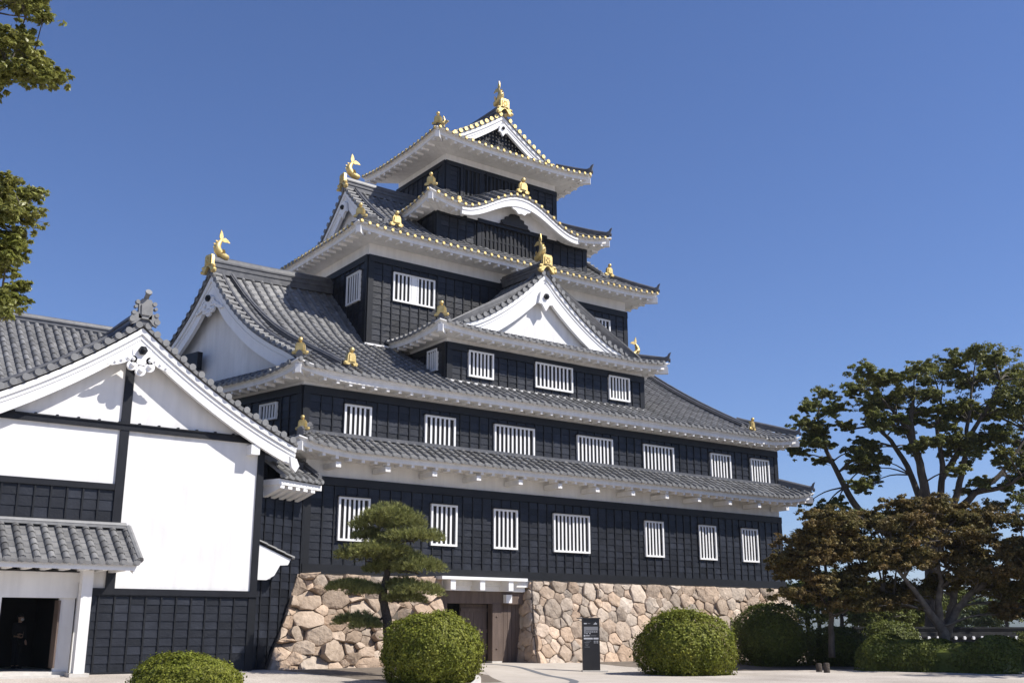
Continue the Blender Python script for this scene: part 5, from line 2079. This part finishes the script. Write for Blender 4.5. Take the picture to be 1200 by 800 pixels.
# ================================================================== person in the storehouse doorway
def skin_mesh(name, verts, edges, radii, material, parent, root=0, levels=2):
    me = bpy.data.meshes.new(name)
    off = np.array(parent['_o']) if parent is not None else np.zeros(3)
    me.from_pydata([tuple(np.asarray(v) - off) for v in verts], edges, [])
    me.materials.append(material)
    o = bpy.data.objects.new(name, me)
    COL.objects.link(o)
    if parent is not None:
        o.parent = parent
        o['_o'] = tuple(float(q) for q in off)
    md = o.modifiers.new('skin', 'SKIN')
    md.use_smooth_shade = True
    for i, r_ in enumerate(radii):
        sv = me.skin_vertices[0].data[i]
        sv.radius = (r_, r_) if np.isscalar(r_) else r_
        sv.use_root = (i == root)
    sb = o.modifiers.new('sub', 'SUBSURF')
    sb.levels = sb.render_levels = levels
    return o


pb = at(24, 723, 1)
dp = ray(24, 723)
tq = (1.5 - CAM[1]) / dp[1]
fp = CAM + dp * tq
base = V(fp[0], fp[1], .35)
person = thing('person', base, 'person in dark clothes and face mask in the storehouse doorway, one hand held out', 'person')
fwd = unit(V(.55, -.83, 0))                 # facing out to the court, a little to the right
lft = V(-fwd[1], fwd[0], 0)
PP = lambda a, b, c: base + fwd * a + lft * b + Z * c
vs = [PP(0, 0, .93), PP(0, 0, 1.12), PP(0, 0, 1.32), PP(.0, 0, 1.43), PP(.02, 0, 1.52), PP(.03, 0, 1.60), PP(.03, 0, 1.68),
      PP(0, .18, 1.38), PP(-.02, .23, 1.12), PP(.10, .20, .92), PP(0, -.18, 1.38), PP(.02, -.24, 1.12), PP(.24, -.26, 1.08),
      PP(0, .09, .88), PP(.01, .10, .50), PP(-.02, .10, .08), PP(.10, .12, .04), PP(0, -.09, .88), PP(.01, -.10, .50), PP(-.02, -.10, .08), PP(.10, -.12, .04)]
es = [(0, 1), (1, 2), (2, 3), (3, 4), (4, 5), (5, 6), (2, 7), (7, 8), (8, 9), (2, 10), (10, 11), (11, 12), (0, 13), (13, 14), (14, 15), (15, 16), (0, 17), (17, 18), (18, 19), (19, 20)]
rd = [.13, .12, .14, .06, .065, .095, .075, .06, .042, .032, .06, .042, .032, .085, .058, .042, .035, .085, .058, .042, .035]
body = skin_mesh('body', vs, es, rd, M['skin'], person)
jk = [0, 1, 2, 7, 8, 9, 10, 11, 12]
jm = {k: i for i, k in enumerate(jk)}
skin_mesh('jacket', [vs[k] for k in jk], [(jm[a], jm[b]) for a, b in es if a in jm and b in jm], [rd[k] + (.022 if k in (0, 1, 2) else .036) for k in jk], M['cloth'], person)
tk = [0, 13, 14, 15, 17, 18, 19]
km_ = {k: i for i, k in enumerate(tk)}
skin_mesh('trousers', [vs[k] for k in tk], [(km_[a], km_[b]) for a, b in es if a in km_ and b in km_], [rd[k] + .02 for k in tk], M['clothblue'], person)
for wv, dirv, sgn_ in ((PP(.24, -.26, 1.08), unit(fwd + V(0, 0, .05)), -1), (PP(.10, .20, .92), unit(fwd * .4 - Z), 1)):
    side_ = unit(np.cross(dirv, Z if abs(dirv[2]) < .7 else fwd))
    pts = [wv, wv + dirv * .05, wv + dirv * .10]
    ed = [(0, 1), (1, 2)]
    rr_ = [.028, .036, .034]
    for k, (sx, ln_) in enumerate(((-.033, .072), (-.011, .082), (.011, .078), (.033, .062))):
        i0 = len(pts)
        b_ = wv + dirv * .10 + side_ * sx
        pts += [b_, b_ + dirv * ln_ * .5 - Z * .006, b_ + dirv * ln_ - Z * .022]
        ed += [(2, i0), (i0, i0 + 1), (i0 + 1, i0 + 2)]
        rr_ += [.011, .0095, .008]
    i0 = len(pts)
    b_ = wv + dirv * .035 + side_ * .04 * sgn_
    pts += [b_, b_ + dirv * .03 + side_ * .025 * sgn_, b_ + dirv * .065 + side_ * .035 * sgn_]
    ed += [(1, i0), (i0, i0 + 1), (i0 + 1, i0 + 2)]
    rr_ += [.014, .012, .009]
    skin_mesh('hand', pts, ed, rr_, M['skin'], person, levels=1)
m = MB()
m.ball(PP(.0, 0, 1.665), V(.105, .105, .105), 14)
m.ball(PP(-.05, 0, 1.62), V(.09, .09, .11), 12)
m.build('hair', M['hair'], person, smooth='all')
m = MB()
m.ball(PP(.095, 0, 1.555), V(.055, .055, .055), 12)
m.build('face_mask', M['mask'], person, smooth='all')
m = MB()
m.ball(PP(.126, 0, 1.605), V(.018, .014, .022), 8)
for s in (-1, 1):
    m.ball(PP(.03, .098 * s, 1.60), V(.02, .02, .034), 8)
m.build('nose_and_ears', M['skin'], person, smooth='all')
m = MB()
for s in (-1, 1):
    m.ball(PP(.115, .036 * s, 1.625), V(.012, .012, .009), 8)
m.build('eyes', M['hair'], person, smooth='all')
m = MB()
for s in (-1, 1):
    m.ball(PP(.06, .11 * s, .045), V(.10, .075, .05), 10)
m.build('shoes', M['cloth'], person, smooth='all')

for o in bpy.data.objects:
    if '_o' in o:
        del o['_o']
